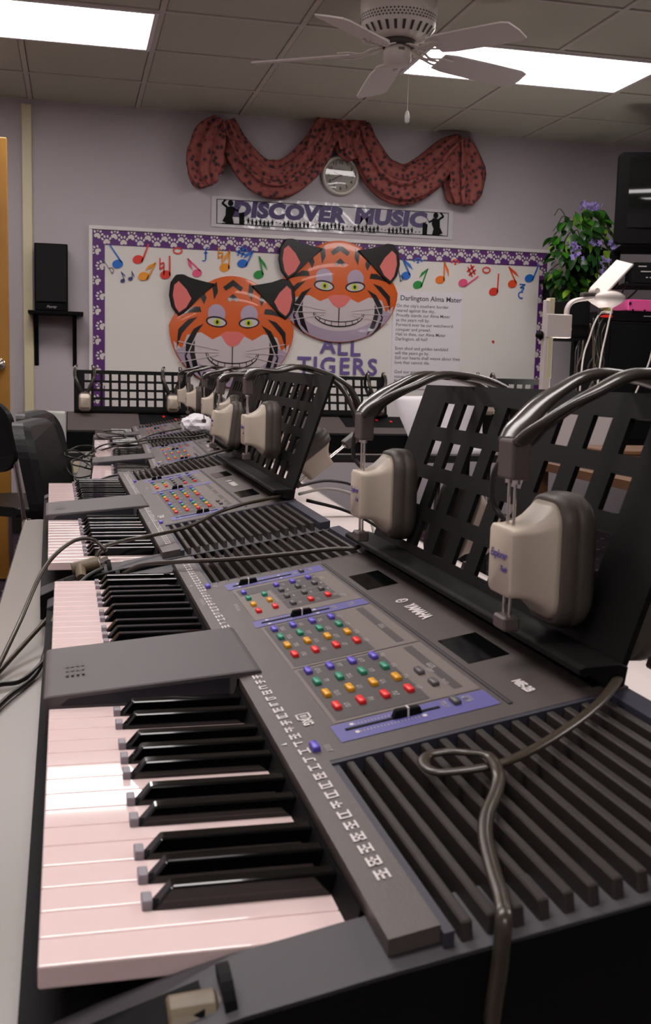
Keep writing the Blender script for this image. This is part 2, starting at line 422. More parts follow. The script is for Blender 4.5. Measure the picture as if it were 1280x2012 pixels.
    bm = bmesh.new(); prism(bm, [(.008, .0015), (.02, .0015), (.132, .0015), (.132, .0175), (.014, .0065)], 'y', y0-.0006, y0+.001)
    link('inset', mesh_from('inset', bm), DIVS, dv)
    bm = bmesh.new()
    for i in range(4):
        x = .012+i*.004; z = .0088+(x)*.0915
        for k in range(3):
            v = [bm.verts.new(p) for p in [(x, y0+.045+k*.012, z+.0013), (x+.0022, y0+.045+k*.012, z+.0015), (x+.0022, y0+.054+k*.012, z+.0015), (x, y0+.054+k*.012, z+.0013)]]; bm.faces.new(v)
    link('embossed_mark', mesh_from('embossed_mark', bm), INNER, dv, kind='stuff')
    # top panel: strip + centre + frame around the grilles
    bm = bmesh.new()
    pbox(bm, .1392, .1615, -.036, YE+.036, -.0075, 0)
    pbox(bm, .1615, .352, .158, .7005, -.0085, 0)
    link('top_panel', mesh_from('top_panel', bm), PANEL, K)
    for (a, b, g0, g1) in ((-.0445, .158, -.040, .158), (.7005, YE+.0445, .7005, YE+.040)):
        bm = bmesh.new()
        pbox(bm, .3385, .352, a, b, -.010, -.001)
        ya, yb = (b-.0045, b) if a < 0 else (a, a+.0045)
        pbox(bm, .1615, .3385, ya, yb, -.010, -.0003)
        pbox(bm, .1615, .166, a+.004, b-.004, -.010, -.0015)
        link('grille_frame', mesh_from('grille_frame', bm), GRECESS, K)
        bm = bmesh.new(); pbox(bm, .163, .339, g0, g1, -.0185, -.0175); link('grille_floor', mesh_from('grille_floor', bm), BLACK, K)
    L = .193
    bm = bmesh.new()
    for s in range(1):
        hexa(bm, [(-.0026, 0, -.0172), (.0026, 0, -.0172), (.0026, L, -.0172), (-.0026, L, -.0172), (-.0024, .004, -.0006), (.0024, .004, 0), (.0024, L, 0), (-.0024, L, -.0006)])
    bevel(bm, .0008, 1); rm = mesh_from('grille_rib', bm); rm.materials.append(RIB)
    for i in range(15):
        x = .1722+.0113*i
        link('grille_rib', rm, None, K, (x, -.042, PZ(x)))
        link('grille_rib', rm, None, K, (x, YE+.042, PZ(x)), (0, 0, math.pi))
    # printed fields
    def field(name, m, rects, wz=.0003):
        if len(rects) < 10:
            for r in rects:
                bm = bmesh.new(); pquad(bm, *r, wz); link(name, mesh_from(name, bm), m, K)
            return
        bm = bmesh.new()
        for r in rects: pquad(bm, *r, wz)
        link(name, mesh_from(name, bm), m, K, kind='stuff')
    field('printed_field', TAUPE, [(.178, .277, .2135, .3405), (.178, .277, .3435, .4805), (.178, .277, .5075, .6495)])
    field('printed_inner_field', INNER, [(.1805, .2375+.006, .2175, .337), (.1805, .2375+.006, .3475, .4775), (.262, .2685, .224, .335), (.262, .2685, .352, .474), (.181, .262, .612, .640), (.212, .262, .5255, .612)], .0005)
    field('printed_blue_field', BLUEP, [(.1745, .277, .180, .2105), (.1745, .277, .483, .506), (.1745, .277, .6505, .680)], .0004)
    field('printed_scale', PRINTG, [(x, x+.0008, y+d, y+d+.003) for y in (.198, .4945, .6635) for d in (-.0095, .0045) for x in [.189+.0022*i for i in range(19)]], .0007)
    field('printed_scale_ends', PRINT, [(x, x+.0024, y+d, y+d+.004) for y in (.198, .4945, .6635) for d in (-.010, .0045) for x in (.186, .2295)], .0008)
    bm = bmesh.new(); pbox(bm, .2805, .2825, .176, .684, -.0004, .0009); link('groove_trim', mesh_from('groove_trim', bm), CHEEK, K)
    bm = bmesh.new(); pquad(bm, .2826, .2836, .176, .684, .0004); link('groove_shadow_gap', mesh_from('groove_shadow_gap', bm), BLACK, K)
    for a, b in ((.266, .332), (.532, .6)):
        bm = bmesh.new(); pbox(bm, .2885, .319, a, b, -.0004, .0005); link('display_window', mesh_from('display_window', bm), GLOSSB, K)
    # small prints
    bm = bmesh.new()
    for i in range(61):
        y = .0155+i*.01375
        if y > YE+.01 or 15*KW-.003 < y < 21*KW+.004: continue
        x = .1482
        pquad(bm, x, x+.0012, y-.0045, y+.0045, .0005)
        pquad(bm, x+.0056, x+.0066, y-.0045, y+.0045*rnd.choice([-1, 1, 0, 1]), .0005)
        a = rnd.uniform(-.002, .001); pquad(bm, x+.0012, x+.0056, y+a, y+a+.0016, .0005)
        if rnd.random() < .6: pquad(bm, x+.0026, x+.0038, y-.0045, y+.004, .0005)
        if rnd.random() < .5: pquad(bm, x+.0012, x+.0056, y-.0045, y-.0032, .0005)
    for y in (.181, .6905): 
        v = [bm.verts.new((px, py, PZ(px)+.0005)) for px, py in [(.1405, y+.018), (.1445, y+.0195), (.1445, y+.0165)]]; bm.faces.new(v)
    link('printed_icons', mesh_from('printed_icons', bm), PRINT, K, kind='stuff')
    # buttons
    bmn = bmesh.new(); box(bmn, -.0025, .0025, -.0064, .0064, -.001, .0034); bevel(bmn, .0011, 2); bmn = mesh_from('button', bmn, True)
    bms = {}
    def button(x, y, m, s=1):
        if m.name not in bms:
            q = bmn.copy(); q.materials.append(m); bms[m.name] = q
        o = link('push_button', bms[m.name], None, K, (x, y, PZ(x)), (0, -ALPHA, 0)); o.scale = (1, s, 1)
    bm = bmesh.new()
    cols = (.187, .2035, .2203, .2370)
    for x in cols:
        for ys in ((.2415, .2705, .2995, .3285), (.377, .406, .4345, .463)):
            for y, m in zip(ys, (BTNR, BTNY, BTNG, BTNB)):
                button(x, y, m); squiggle(bm, x+.0052, y+.004, .0036, rnd.uniform(.007, .013), rnd)
    for y, m in ((.623, BTNB), (.594, BTNG), (.5655, BTNY), (.537, BTNR)): button(.1865, y, m, .85)
    for y, m in ((.5975, BTNG), (.569, BTNY), (.5405, BTNR)): button(.2028, y, m, .85)
    for x, y, m in ((.22, .6258, BTNB), (.2368, .6262, BTNB), (.2537, .629, BTNB), (.2362, .5388, BTNR), (.2534, .5416, BTNR), (.2195, .5395, BTNK)):
        button(x, y, m, .85); squiggle(bm, x+.0052, y+.004, .003, .009, rnd)
    for x in (.2200, .2370, .2537):
        for y in (.600, .5705): button(x, y, BTNK, .85); pquad(bm, x+.0055, x+.007, y-.004, y+.003, .0007)
    for x, y in ((.2542, .2717), (.2547, .2428), (.2545, .2005), (.2545, .667)): button(x, y, BTNK); squiggle(bm, x+.0055, y+.004, .0032, .011, rnd)
    for x, y in ((.1585, .1815), (.1586, .6868)): button(x, y, BTNB, .95); squiggle(bm, x+.005, y-.0, .0036, .011, rnd)
    for x, y in ((.2635, .286), (.2635, .41), (.2635, .625), (.2635, .539)): squiggle(bm, x, y, .004, .013, rnd)
    for y in (.2005, .4945, .667): squiggle(bm, .2455, y+.006, .0038, .012, rnd); squiggle(bm, .2605, y+.006, .0055, .012, rnd)
    squiggle(bm, .170, .585, .0032, .03, rnd); squiggle(bm, .1435, .637, .0032, .028, rnd)
    link('printed_labels', mesh_from('printed_labels', bm), PRINTG, K, kind='stuff')
    bm = bmesh.new()                                   # number-pad outline
    for r in ((.2085, .2092, .5585, .611), (.2085, .262, .5585, .5592), (.2085, .262, .5853, .586)): pquad(bm, *r, .0008)
    link('printed_outline', mesh_from('printed_outline', bm), PRINTG, K)
    # sliders
    for y, kx in ((.198, .2215), (.4945, .2175), (.6635, .1975)):
        bm = bmesh.new(); pbox(bm, .1815, .243, y-.0016, y+.0016, -.0004, .0009); sl = link('slider_slot', mesh_from('slider_slot', bm), BLACK, K)
        bm = bmesh.new(); hexa(bm, [(kx-.010, y-.003, PZ(kx)-.001), (kx+.010, y-.003, PZ(kx)+.001), (kx+.010, y+.003, PZ(kx)+.001), (kx-.010, y+.003, PZ(kx)-.001),
                                   (kx-.008, y-.0024, PZ(kx)+.0045), (kx+.008, y-.0024, PZ(kx)+.0065), (kx+.008, y+.0024, PZ(kx)+.0065), (kx-.008, y+.0024, PZ(kx)+.0045)]); bevel(bm, .0006)
        kn = link('slider_knob', mesh_from('slider_knob', bm), CASE, sl)
        bm = bmesh.new(); hexa(bm, [(kx-.0006, y-.0032, PZ(kx)), (kx+.0006, y-.0032, PZ(kx)), (kx+.0006, y+.0032, PZ(kx)), (kx-.0006, y+.0032, PZ(kx)),
                                   (kx-.0006, y-.0026, PZ(kx)+.006), (kx+.0006, y-.0026, PZ(kx)+.0062), (kx+.0006, y+.0026, PZ(kx)+.0062), (kx-.0006, y+.0026, PZ(kx)+.006)])
        link('pointer_line', mesh_from('pointer_line', bm), PRINT, kn if False else sl)
    # lettering
    def ptext(s, x, y, size, m, bold=0, name='lettering', shear=0, sp=1):
        me = text_mesh(s, size, bold, 'CENTER', .0001, shear, sp)
        return link(name, me, m, K, (x, y, PZ(x)+.0006), PROT)
    ptext('YAMAHA', .3025, .423, .0135, PRINT, .0006, 'maker_lettering', sp=.92)
    bm = bmesh.new(); lathe(bm, [(.0040, 0), (.0058, 0)], 24)
    for a in (90, 210, 330):
        t = math.radians(a); cyl(bm, (0, 0, 0), (.0042*math.cos(t), .0042*math.sin(t), 0), .0007, .0007, 6)
    link('maker_emblem', mesh_from('maker_emblem', bm), PRINT, K, (.3022, .4665, PZ(.3022)+.0008), PROT)
    ptext('MIE-2B', .3005, .200, .0088, PRINT, .0004, 'model_lettering')
    ptext('XG', .1635, .2275, .0088, PRINT, .0004, 'sound_format_lettering')
    bm = bmesh.new()
    for r in ((.1590, .1602, .2335, .2445), (.1670, .1682, .2335, .2445), (.1590, .1682, .2435, .2447), (.1590, .1682, .2335, .2345), (.1615, .1658, .2365, .2375), (.1615, .1658, .239, .241)): pquad(bm, *r, .0006)
    link('printed_logo_box', mesh_from('printed_logo_box', bm), PRINT, K)
    # slot for the stand and rear sockets strip
    bm = bmesh.new(); pbox(bm, .334, .349, .17, .705, -.0004, .0007); link('stand_slot', mesh_from('stand_slot', bm), BLACK, K)
    return K
def place_kb(K, x, y, zrel, head, tilt, label):
    K.rotation_euler = (math.atan(tilt), 0, -head); K.location = (x, y, CZ+zrel); K['label'] = label; K['group'] = 'keyboards in the row'
K1 = build_keyboard()
KBS = [K1]+[copy_tree(K1) for _ in range(3)]
place_kb(KBS[0], -.0153, .4308, -.2477, -.0078, -.0097, 'nearest dark grey electronic keyboard with coloured buttons and two key sections')
place_kb(KBS[1], -.0317, 1.3760, -.2518, -.0194, .0076, 'second dark grey electronic keyboard from the camera, end to end with the nearest')
place_kb(KBS[2], .040, 2.49, -.268, .030, -.001, 'third dark grey electronic keyboard from the camera, with blue lights at its near end')
place_kb(KBS[3], .063, 3.436, -.269, .024, -.001, 'farthest dark grey electronic keyboard of the row, near the back tables')
bm = bmesh.new()
for y in (-.036, -.022): bmesh.ops.create_icosphere(bm, subdivisions=2, radius=.0055, matrix=Matrix.Translation((.066, y, .003)))
link('blue_lights', mesh_from('blue_lights', bm), LEDM, KBS[2], kind='stuff')
bpy.context.view_layer.update()
def KM(i):
    K = KBS[i]; return Matrix.Translation(K.location) @ K.rotation_euler.to_matrix().to_4x4()
def kp(i, pts):
    M = KM(i); return [M @ Vector(p) for p in pts]
# ------------------------------------------------------------------ music stands
def lattice(bm, ucuts, vcuts, holes, th, f):
    """plate on a grid; f(u,v,w)->point; holes = set of (i,j) left open"""
    nu, nv = len(ucuts)-1, len(vcuts)-1; vs = {}
    def V(i, j, k):
        if (i, j, k) not in vs: vs[(i, j, k)] = bm.verts.new(f(ucuts[i], vcuts[j], th*k))
        return vs[(i, j, k)]
    solid = lambda i, j: 0 <= i < nu and 0 <= j < nv and (i, j) not in holes
    for i in range(nu):
        for j in range(nv):
            if not solid(i, j): continue
            bm.faces.new([V(i, j, 0), V(i, j+1, 0), V(i+1, j+1, 0), V(i+1, j, 0)]); bm.faces.new([V(i, j, 1), V(i+1, j, 1), V(i+1, j+1, 1), V(i, j+1, 1)])
            for (di, dj, a, b) in ((-1, 0, (i, j), (i, j+1)), (1, 0, (i+1, j+1), (i+1, j)), (0, -1, (i+1, j), (i, j)), (0, 1, (i, j+1), (i+1, j+1))):
                if not solid(i+di, j+dj): bm.faces.new([V(*a, 0), V(*a, 1), V(*b, 1), V(*b, 0)])
STL = math.hypot(.06, .179); SU = Vector((.06, 0, .179))/STL; SN = Vector((.179, 0, -.06))/STL
def build_stand():
    e = empty('music_stand', cat='music stand')
    uc = [.159]; hole_i = set()
    for k in range(8):
        a = .2255+.0545*(k); uc += [a, a+.0295]
    uc.append(.7157)
    sc = [0, .022, .048, .062, .089, .103, .130, .144, .1705, STL]
    holes = {(i, j) for i in range(1, 17, 2) for j in range(1, 9, 2)}
    base = Vector((.343, 0, .0585))
    bm = bmesh.new(); lattice(bm, uc, sc, holes, .004, lambda u, v, w_: base+Vector((0, u, 0))+SU*v+SN*w_)
    link('lattice_plate', mesh_from('lattice_plate', bm), STAND, e)
    bm = bmesh.new(); prism(bm, [(.318, .0655), (.318, .0700), (.3215, .0712), (.345, .0722), (.351, .0700), (.349, .0575), (.338, .0565), (.337, .0660)], 'y', .157, .7300); bevel(bm, .0008)
    link('shelf_lip', mesh_from('shelf_lip', bm), STAND, e)
    bm = bmesh.new()
    for y in (.2, .68): box(bm, .338, .346, y-.015, y+.015, .0545, .0575)
    link('fixing_tab', mesh_from('fixing_tab', bm), STAND, e)
    return e
ST = build_stand(); STS = [ST]+[copy_tree(ST) for _ in range(3)]
for i, (s, lab) in enumerate(zip(STS, ('black lattice music stand on the nearest keyboard', 'black lattice music stand on the second keyboard from the camera', 'black lattice music stand on the third keyboard from the camera', 'black lattice music stand on the farthest keyboard of the row'))):
    s.location = KBS[i].location; s.rotation_euler = KBS[i].rotation_euler; tag(s, lab, None, 'music stands on the keyboard row')
# ------------------------------------------------------------------ headphones
def cup_mesh():
    """axis +x: outer plate at x=0, cushion towards +x. returns (shell, cushion) meshes"""
    def ring(bm, x, w, h, r, n=6): return [bm.verts.new((x, p[0], p[1])) for p in rounded(-w/2, w/2, -h/2, h/2, r, n)]
    def loft(secs, cap=True):
        bm = bmesh.new(); R = [ring(bm, *s) for s in secs]
        for A, B in zip(R, R[1:]):
            for i in range(len(A)): bm.faces.new([A[i], A[(i+1) % len(A)], B[(i+1) % len(B)], B[i]])
        bm.faces.new(R[0][::-1]); bm.faces.new(R[-1]); return bm
    shell = mesh_from('ear_cup', loft([(0, .036, .044, .004), (.0012, .039, .047, .005), (.008, .040, .0475, .005), (.016, .042, .051, .006), (.023, .046, .060, .009), (.029, .051, .073, .014), (.032, .054, .080, .016)]))
    cush = mesh_from('ear_cushion', loft([(.0322, .055, .082, .017), (.0335, .058, .087, .019), (.042, .061, .092, .021), (.0433, .0595, .0905, .021), (.0446, .061, .092, .021), (.052, .060, .091, .021), (.057, .053, .083, .02), (.057, .036, .056, .016), (.050, .030, .046, .012)]), True)
    shell.shade_smooth(); 
    shell.materials.append(BEIGE); cush.materials.append(FOAM); return shell, cush
CUP, CUSH = cup_mesh()
def headphones(name, P, label, group, ry2=.35, ink=True, bandpts=None, spread=0):
    """local frame of the keyboard; origin = centre of front ear cup's outer plate"""
    e = empty(name, cat='headphones'); tag(e, label, None, group)
    # front cup
    c = link('ear_cup', CUP, None, e); link('ear_cushion', CUSH, None, c)
    if ink:
        R = Matrix(((0, 0, -1), (-1, 0, 0), (0, 1, 0)))
        link('cup_lettering', text_mesh('Explorer', .0078, .0001, 'CENTER', .0001, .35), INK, c, (-.0006, .001, .004), R)
        link('cup_mark', text_mesh('Tech', .0055, .0001, 'CENTER', .0001, .35), INK, c, (-.0006, -.008, -.005), R)
    def rods(c, parent, zt=.058, zb=-.040):
        bm = bmesh.new()
        for y in (-.005, .005): cyl(bm, (.007, y, zb), (.007, y, zt), .0012, .0012, 8)
        link('slide_rods', mesh_from('slide_rods', bm), CHROME, parent)
        bm = bmesh.new(); box(bm, .001, .013, -.010, .010, zb-.008, zb+.002); bevel(bm, .0015); link('end_stop', mesh_from('end_stop', bm), SLIDER, parent)
        bm = bmesh.new(); box(bm, .0005, .0145, -.0125, .0125, zt-.003, zt+.024); bevel(bm, .002, 2); link('slider_block', mesh_from('slider_block', bm), SLIDER, parent)
        bm = bmesh.new(); cyl(bm, (.007, -.006, zt-.006), (.007, -.006, zt-.003), .0028); cyl(bm, (.007, .006, zt-.006), (.007, .006, zt-.003), .0028); link('ferrule', mesh_from('ferrule', bm), CHROME, parent)
    rods(c, e)
    # band: from the front slider over the stand to the rear slider
    fr = Vector((.008, 0, .078)); X2, Z2 = P['rear']      # rear cup plate centre
    a2 = ry2
    rs = Vector((X2, 0, Z2)) + Vector((math.sin(a2)*.078-.007*math.cos(a2), 0, math.cos(a2)*.078+.007*math.sin(a2))) if False else None
    rear = empty('rear_cup_frame') if False else None
    M2 = Matrix.Translation((X2, P.get('dy', 0), Z2)) @ Matrix.Rotation(math.pi, 4, 'Z') @ Matrix.Rotation(ry2, 4, 'Y')
    r_top = M2 @ Vector((.008, 0, .080)); r_dir = (M2.to_3x3() @ Vector((0, 0, 1)))
    pk = Vector(P['peak'])
    for s in (-1, 1):
        d = s*.028
        pts = [fr+Vector((0, s*.007, 0)), fr+Vector((.013, s*.017, .015)), fr.lerp(pk, .5)+Vector((0, d*.95, (pk.z-fr.z)*.20)), pk+Vector((0, d, 0)),
               pk.lerp(r_top, .5)+Vector((.024, d, .026)), r_top+r_dir*.014+Vector((.0, s*.010, 0)), r_top+Vector((0, s*.007, 0))]
        link('head_band', tubemesh('head_band', pts, .0100, .0042, n=10, up=Vector((.3, 0, 1)), k=7), BAND, e)
    rc = link('ear_cup', CUP, None, e); rc.matrix_local = M2
    link('ear_cushion', CUSH, None, rc); rods(rc, rc, .060)
    # lead from front slider to cup
    pts = [(.006, .012, .070), (.004, .026, .055), (.006, .030, .035), (.014, .022, .024), (.022, .010, .026)]
    link('ear_lead', tubemesh('ear_lead', pts, .0022), CORDB, e)
    return e
def hp(i, x, y, z, label, dy=0, ry=0.0, **kw):
    e = headphones('headphones', kw.get('P', dict(rear=(.15, -.045), peak=(.096, 0, .112))), label, 'headphones on the keyboard row', ry2=kw.get('ry2', -.32), ink=kw.get('ink', True))
    e.matrix_world = KM(i) @ Matrix.Translation((x, y, z)) @ Matrix.Rotation(dy, 4, 'Z') @ Matrix.Rotation(ry, 4, 'Y'); return e
hp(0, .298, .242, .1235, 'beige headphones hung at the near end of the nearest music stand', P=dict(rear=(.147, -.040), peak=(.086, 0, .127)))
hp(0, .299, .622, .1265, 'beige headphones hung at the far end of the nearest music stand', P=dict(rear=(.147, -.040), peak=(.086, 0, .122)))
hp(1, .300, .322, .147, 'beige headphones at the near end of the second stand, rear ear cup swung outward', P=dict(rear=(.128, -.065), peak=(.094, 0, .100)), ry2=-.9)
hp(1, .302, .672, .136, 'beige headphones at the far end of the second music stand', ry=.12, P=dict(rear=(.15, -.04), peak=(.092, 0, .108)))
hp(2, .303, .23, .146, 'beige headphones at the near end of the third music stand')
hp(2, .303, .665, .146, 'beige headphones at the far end of the third music stand')
hp(3, .303, .26, .146, 'beige headphones at the near end of the farthest stand of the row')
hp(3, .303, .665, .146, 'beige headphones at the far end of the farthest stand of the row')
# ------------------------------------------------------------------ cords and adapters
def cord(pts, label, m=CORD, ra=.0026, rb=None, name='headphone_cord', group='headphone cords'):
    return link(name, tubemesh(name, pts, ra, rb), m, label=label, cat='cord', group=group)
c1 = [(.345, .175, .066), (0.3470, 0.1624, 0.0633), (0.3245, 0.1346, 0.0600), (0.3003, 0.1138, 0.0554), (0.2774, 0.0984, 0.0511), (0.2576, 0.0876, 0.0473), (0.2402, 0.0809, 0.0440), (0.2259, 0.0809, 0.0413), (0.2131, 0.0844, 0.0388), (0.2031, 0.0897, 0.0369), (0.2007, 0.1020, 0.0365), (0.2058, 0.1128, 0.0375), (0.2171, 0.1114, 0.0396), (0.2262, 0.1002, 0.0423), (0.2302, 0.0832, 0.0461), (0.2290, 0.0677, 0.0419), (0.2212, 0.0520, 0.0394), (0.2082, 0.0314, 0.0369), (0.1993, 0.0106, 0.0352), (0.1917, -0.0164, 0.0338), (0.1862, -0.0392, 0.0327), (0.1820, -0.0525, 0.0309), (0.1804, -0.0550, 0.0203), (0.1800, -0.0550, 0.0107), (0.1785, -0.0550, -0.0023), (0.1766, -0.0550, -0.0183), (.17, -.055, -.045), (.12, -.062, -.061)]
cord(kp(0, c1), 'flat grey cord looped over the nearest speaker grille and hanging off its end', ra=.0036, rb=.0018)
c2 = [(.335, .712, .066), (0.3224, 0.7000, 0.0580), (0.2979, 0.7151, 0.0545), (0.2511, 0.7385, 0.0456), (0.1935, 0.7742, 0.0346), (0.1406, 0.8204, 0.0250), (0.1019, 0.8558, 0.0155), (0.080, .868, .003)]
cord(kp(0, c2), 'grey cord across the far end of the nearest keyboard to its jack')
c3 = [(.335, .165, .066), (0.3226, 0.1591, 0.0605), (0.2718, 0.1451, 0.0520), (0.2316, 0.1195, 0.0440), (0.1809, 0.0530, 0.0347), (0.1322, 0.0309, 0.0275), (0.0932, 0.0207, 0.0221), (0.0656, -0.0105, 0.0180)]
P3 = [p for p in kp(1, c3)]
B = lambda x, y, z: Vector((x, y, CZ+z))
cord(P3+[B(.018, 1.352, -.262), B(-.012, 1.30, -.285), B(-.045, 1.22, -.305), B(-.075, 1.12, -.318), B(-.099, 1.02, -.322), B(-.125, .98, -.40), B(-.13, .98, -.52)], 'grey cord from the second stand across the keys and down over the table edge')
cord([B(.040, 1.362, -.235), B(.022, 1.37, -.222), B(-.004, 1.345, -.222), B(-.034, 1.30, -.245), B(-.060, 1.20, -.290), B(-.083, 1.06, -.318), B(-.0985, .97, -.321), B(-.125, .93, -.40), B(-.13, .93, -.52)], 'grey cord arching up from the adapter between the two nearest keyboards')
cord([B(.035, 1.338, -.253), B(.012, 1.315, -.262), B(-.02, 1.24, -.285), B(-.035, 1.12, -.316), B(-.062, 1.03, -.318), B(-.080, .965, -.319), B(-.1, .92, -.322), B(-.125, .90, -.40), B(-.13, .90, -.52)], 'dark cord lowest of the three running off the table front', m=CORDB)
cord([B(.030, 1.345, -.257), B(.0, 1.29, -.27), B(-.024, 1.16, -.307), B(-.05, 1.09, -.318), B(-.075, 1.07, -.318), B(-.0985, 1.00, -.321), B(-.12, .96, -.40), B(-.13, .96, -.52)], 'short dark cord crossing under the others at the table edge', m=CORDB)
def adapter(M, label, L=.034, r=.0085, drop=0):
    e = empty('cord_adapter', label=label, cat='adapter', group='cord adapters')
    bm = bmesh.new(); cyl(bm, (0, 0, 0), (-L, 0, -.001), r, r*.96, 18); bevel(bm, .0012); link('barrel', mesh_from('barrel', bm, False), PLUG, e)
    bm = bmesh.new(); cyl(bm, (.002, 0, 0), (.012, 0, .002), .0045, .0045, 16); cyl(bm, (0.001, 0, 0), (.0035, 0, .0003), r*.8, r*.8, 16); link('metal_sleeve', mesh_from('metal_sleeve', bm), CHROME, e)
    bm = bmesh.new(); cyl(bm, (-L*.7, 0, 0), (-L*.72, -.006-.016*(1-drop), -.010-.022*drop), r*.85, r*.7, 16); link('side_arm', mesh_from('side_arm', bm), PLUG, e)
    e.matrix_world = M
adapter(KM(0) @ Matrix.Translation((.0705, -.029, -.0125)), 'brown jack adapter plugged into the near end of the nearest keyboard', .020, .0112, 1)
adapter(KM(1) @ Matrix.Translation((.062, -.025, .0035)) @ Matrix.Rotation(-.2, 4, 'Y'), 'brown jack adapter plugged in between the two nearest keyboards')
cord(kp(0, [(.055, -.034, -.035), (.05, -.052, -.050), (.03, -.058, -.064), (-.03, -.05, -.068), (-.07, -.03, -.0705)]), 'cord of the adapter at the near end of the nearest keyboard', m=CORDB)
# loops behind the second stand, on the table
def loop(c, r, n, label, m=CORDB):
    pts = []
    for i in range(n*10):
        a = i/10*2*math.pi; k = 1+.12*math.sin(a*1.7+i); pts.append((c[0]+r[0]*k*math.cos(a), c[1]+r[1]*k*math.sin(a+.15*i/10), c[2]+r[2]*(.5+.5*math.sin(a*.7+1))+.003))
    cord(pts, label, m, .0022)
cord([B(.355, 1.72, -.195), B(.42, 1.76, -.19), B(.475, 1.76, -.205), B(.50, 1.72, -.25), B(.49, 1.66, -.30), B(.455, 1.62, -.318), B(.42, 1.60, -.3185)], 'dark cord arching behind the second stand, outer of the bundle', CORDB)
cord([B(.355, 1.70, -.205), B(.41, 1.73, -.20), B(.46, 1.73, -.215), B(.48, 1.70, -.26), B(.465, 1.64, -.31), B(.43, 1.61, -.3185)], 'grey cord arching behind the second stand, middle of the bundle', CORDW)
cord([B(.35, 1.62, -.205), B(.41, 1.61, -.22), B(.46, 1.60, -.245), B(.49, 1.58, -.28), B(.47, 1.55, -.315), B(.43, 1.53, -.3185)], 'dark cord arching behind the second stand, lowest of the bundle', CORDB)
for j, (c, r, n, lab, m) in enumerate([((.03, 3.02, -.322), (.035, .16, .05), 2, 'tangled dark cord in front of the third keyboard', CORDB), ((.02, 3.25, -.325), (.045, .22, .06), 2, 'tangled dark cord in front of the gap between third and fourth keyboards', CORDB), ((.11, 3.36, -.235), (.045, .06, .02), 2, 'cord loop lying on the near end of the farthest keyboard', CORD)]):
    loop((c[0], c[1], CZ+c[2]), r, n, lab, m)
cord(kp(2, [(.33, .16, .062), (.27, .05, .056), (.2, .0, .044), (.15, -.01, .03), (.10, -.03, .018), (.04, -.035, .012), (-.02, -.04, -.02), (-.03, -.02, -.06)]), 'cord across the near grille of the third keyboard', CORDB)
cord(kp(2, [(.33, .70, .064), (.28, .72, .052), (.2, .80, .042), (.14, .85, .03), (.08, .87, .016), (.0, .88, -.01), (-.03, .80, -.05)]), 'cord across the far grille of the third keyboard', CORD)
cord(kp(3, [(.33, .15, .064), (.25, .08, .054), (.18, .02, .042), (.12, -.02, .022), (.03, -.03, .012), (-.03, -.02, -.03)]), 'cord across the near grille of the farthest keyboard', CORD)
def crumple(name, loc, sx, sy, sz, m, label, cat, seed):
    r = random.Random(seed); bm = bmesh.new(); bmesh.ops.create_icosphere(bm, subdivisions=3, radius=1)
    for v in bm.verts:
        v.co *= 1+.22*(r.random()-.5); v.co.x *= sx; v.co.y *= sy; v.co.z = max(v.co.z*sz, -sz*.5)
    link(name, mesh_from(name, bm), m, None, loc, label=label, cat=cat)
crumple('crumpled_paper', (.375, 3.36, CZ-.19), .05, .05, .035, PAPERW, 'crumpled white paper beside the farthest stand', 'paper', 4)
# ------------------------------------------------------------------ chairs
def build_chair():
    e = empty('stacking_chair', cat='chair')        # faces +x, origin on the floor under the seat centre
    bm = bmesh.new(); prism(bm, rounded(-.20, .21, -.21, .21, .06), 'z', .415, .455); bevel(bm, .012, 2)
    link('seat', mesh_from('seat', bm, False), VINYL, e)
    bm = bmesh.new(); N = 12
    pts = rounded(-.205, .205, .60, .885, .085, 8)
    A = []; Bv = []; Cc = []
    def lean(z): return -.20-(z-.45)*.2
    for (y, z) in pts:
        cv = .028*(1-(y/.21)**2)
        A.append(bm.verts.new((lean(z)-cv+.024, y*.94, .74+(z-.74)*.95))); Bv.append(bm.verts.new((lean(z)-cv+.006, y, z))); Cc.append(bm.verts.new((lean(z)-cv-.022, y, z)))
    n = len(pts)
    for P, Q in ((A, Bv), (Bv, Cc)):
        for i in range(n): bm.faces.new([P[i], P[(i+1) % n], Q[(i+1) % n], Q[i]])
    bm.faces.new(A); bm.faces.new(Cc[::-1])
    link('backrest', mesh_from('backrest', bm), VINYL, e)
    for s in (-1, 1):
        link('back_post', tubemesh('back_post', [(-.19, s*.19, .40), (-.215, s*.19, .52), (-.245, s*.185, .66), (-.275, s*.18, .80)], .010), CHROME, e)
        link('leg', tubemesh('leg', [(.19, s*.19, .41), (.215, s*.205, .2), (.235, s*.21, 0.005)], .011), CHROME, e)
        link('leg', tubemesh('leg', [(-.19, s*.19, .41), (-.22, s*.205, .2), (-.25, s*.21, 0.005)], .011), CHROME, e)
    bm = bmesh.new()
    for s in (-1, 1): cyl(bm, (-.19, s*.19, .405), (.19, s*.19, .405), .010)
    link('seat_rail', mesh_from('seat_rail', bm), CHROME, e)
    return e
CH = build_chair()
chs = [CH, copy_tree(CH), copy_tree(CH)]
for c, (x, y, rz, lab) in zip(chs, [(.192, 2.95, -.18, 'black padded chair, nearer of the two pushed up to the table'), (.178, 3.44, -.2, 'black padded chair, farther of the two pushed up to the table'), (-.235, 4.72, .95, 'black chair cut by the left edge of the view, turned from the table')]):
    c.location = (x, y, 0); c.rotation_euler = (0, 0, rz); tag(c, lab, None, 'black chairs')
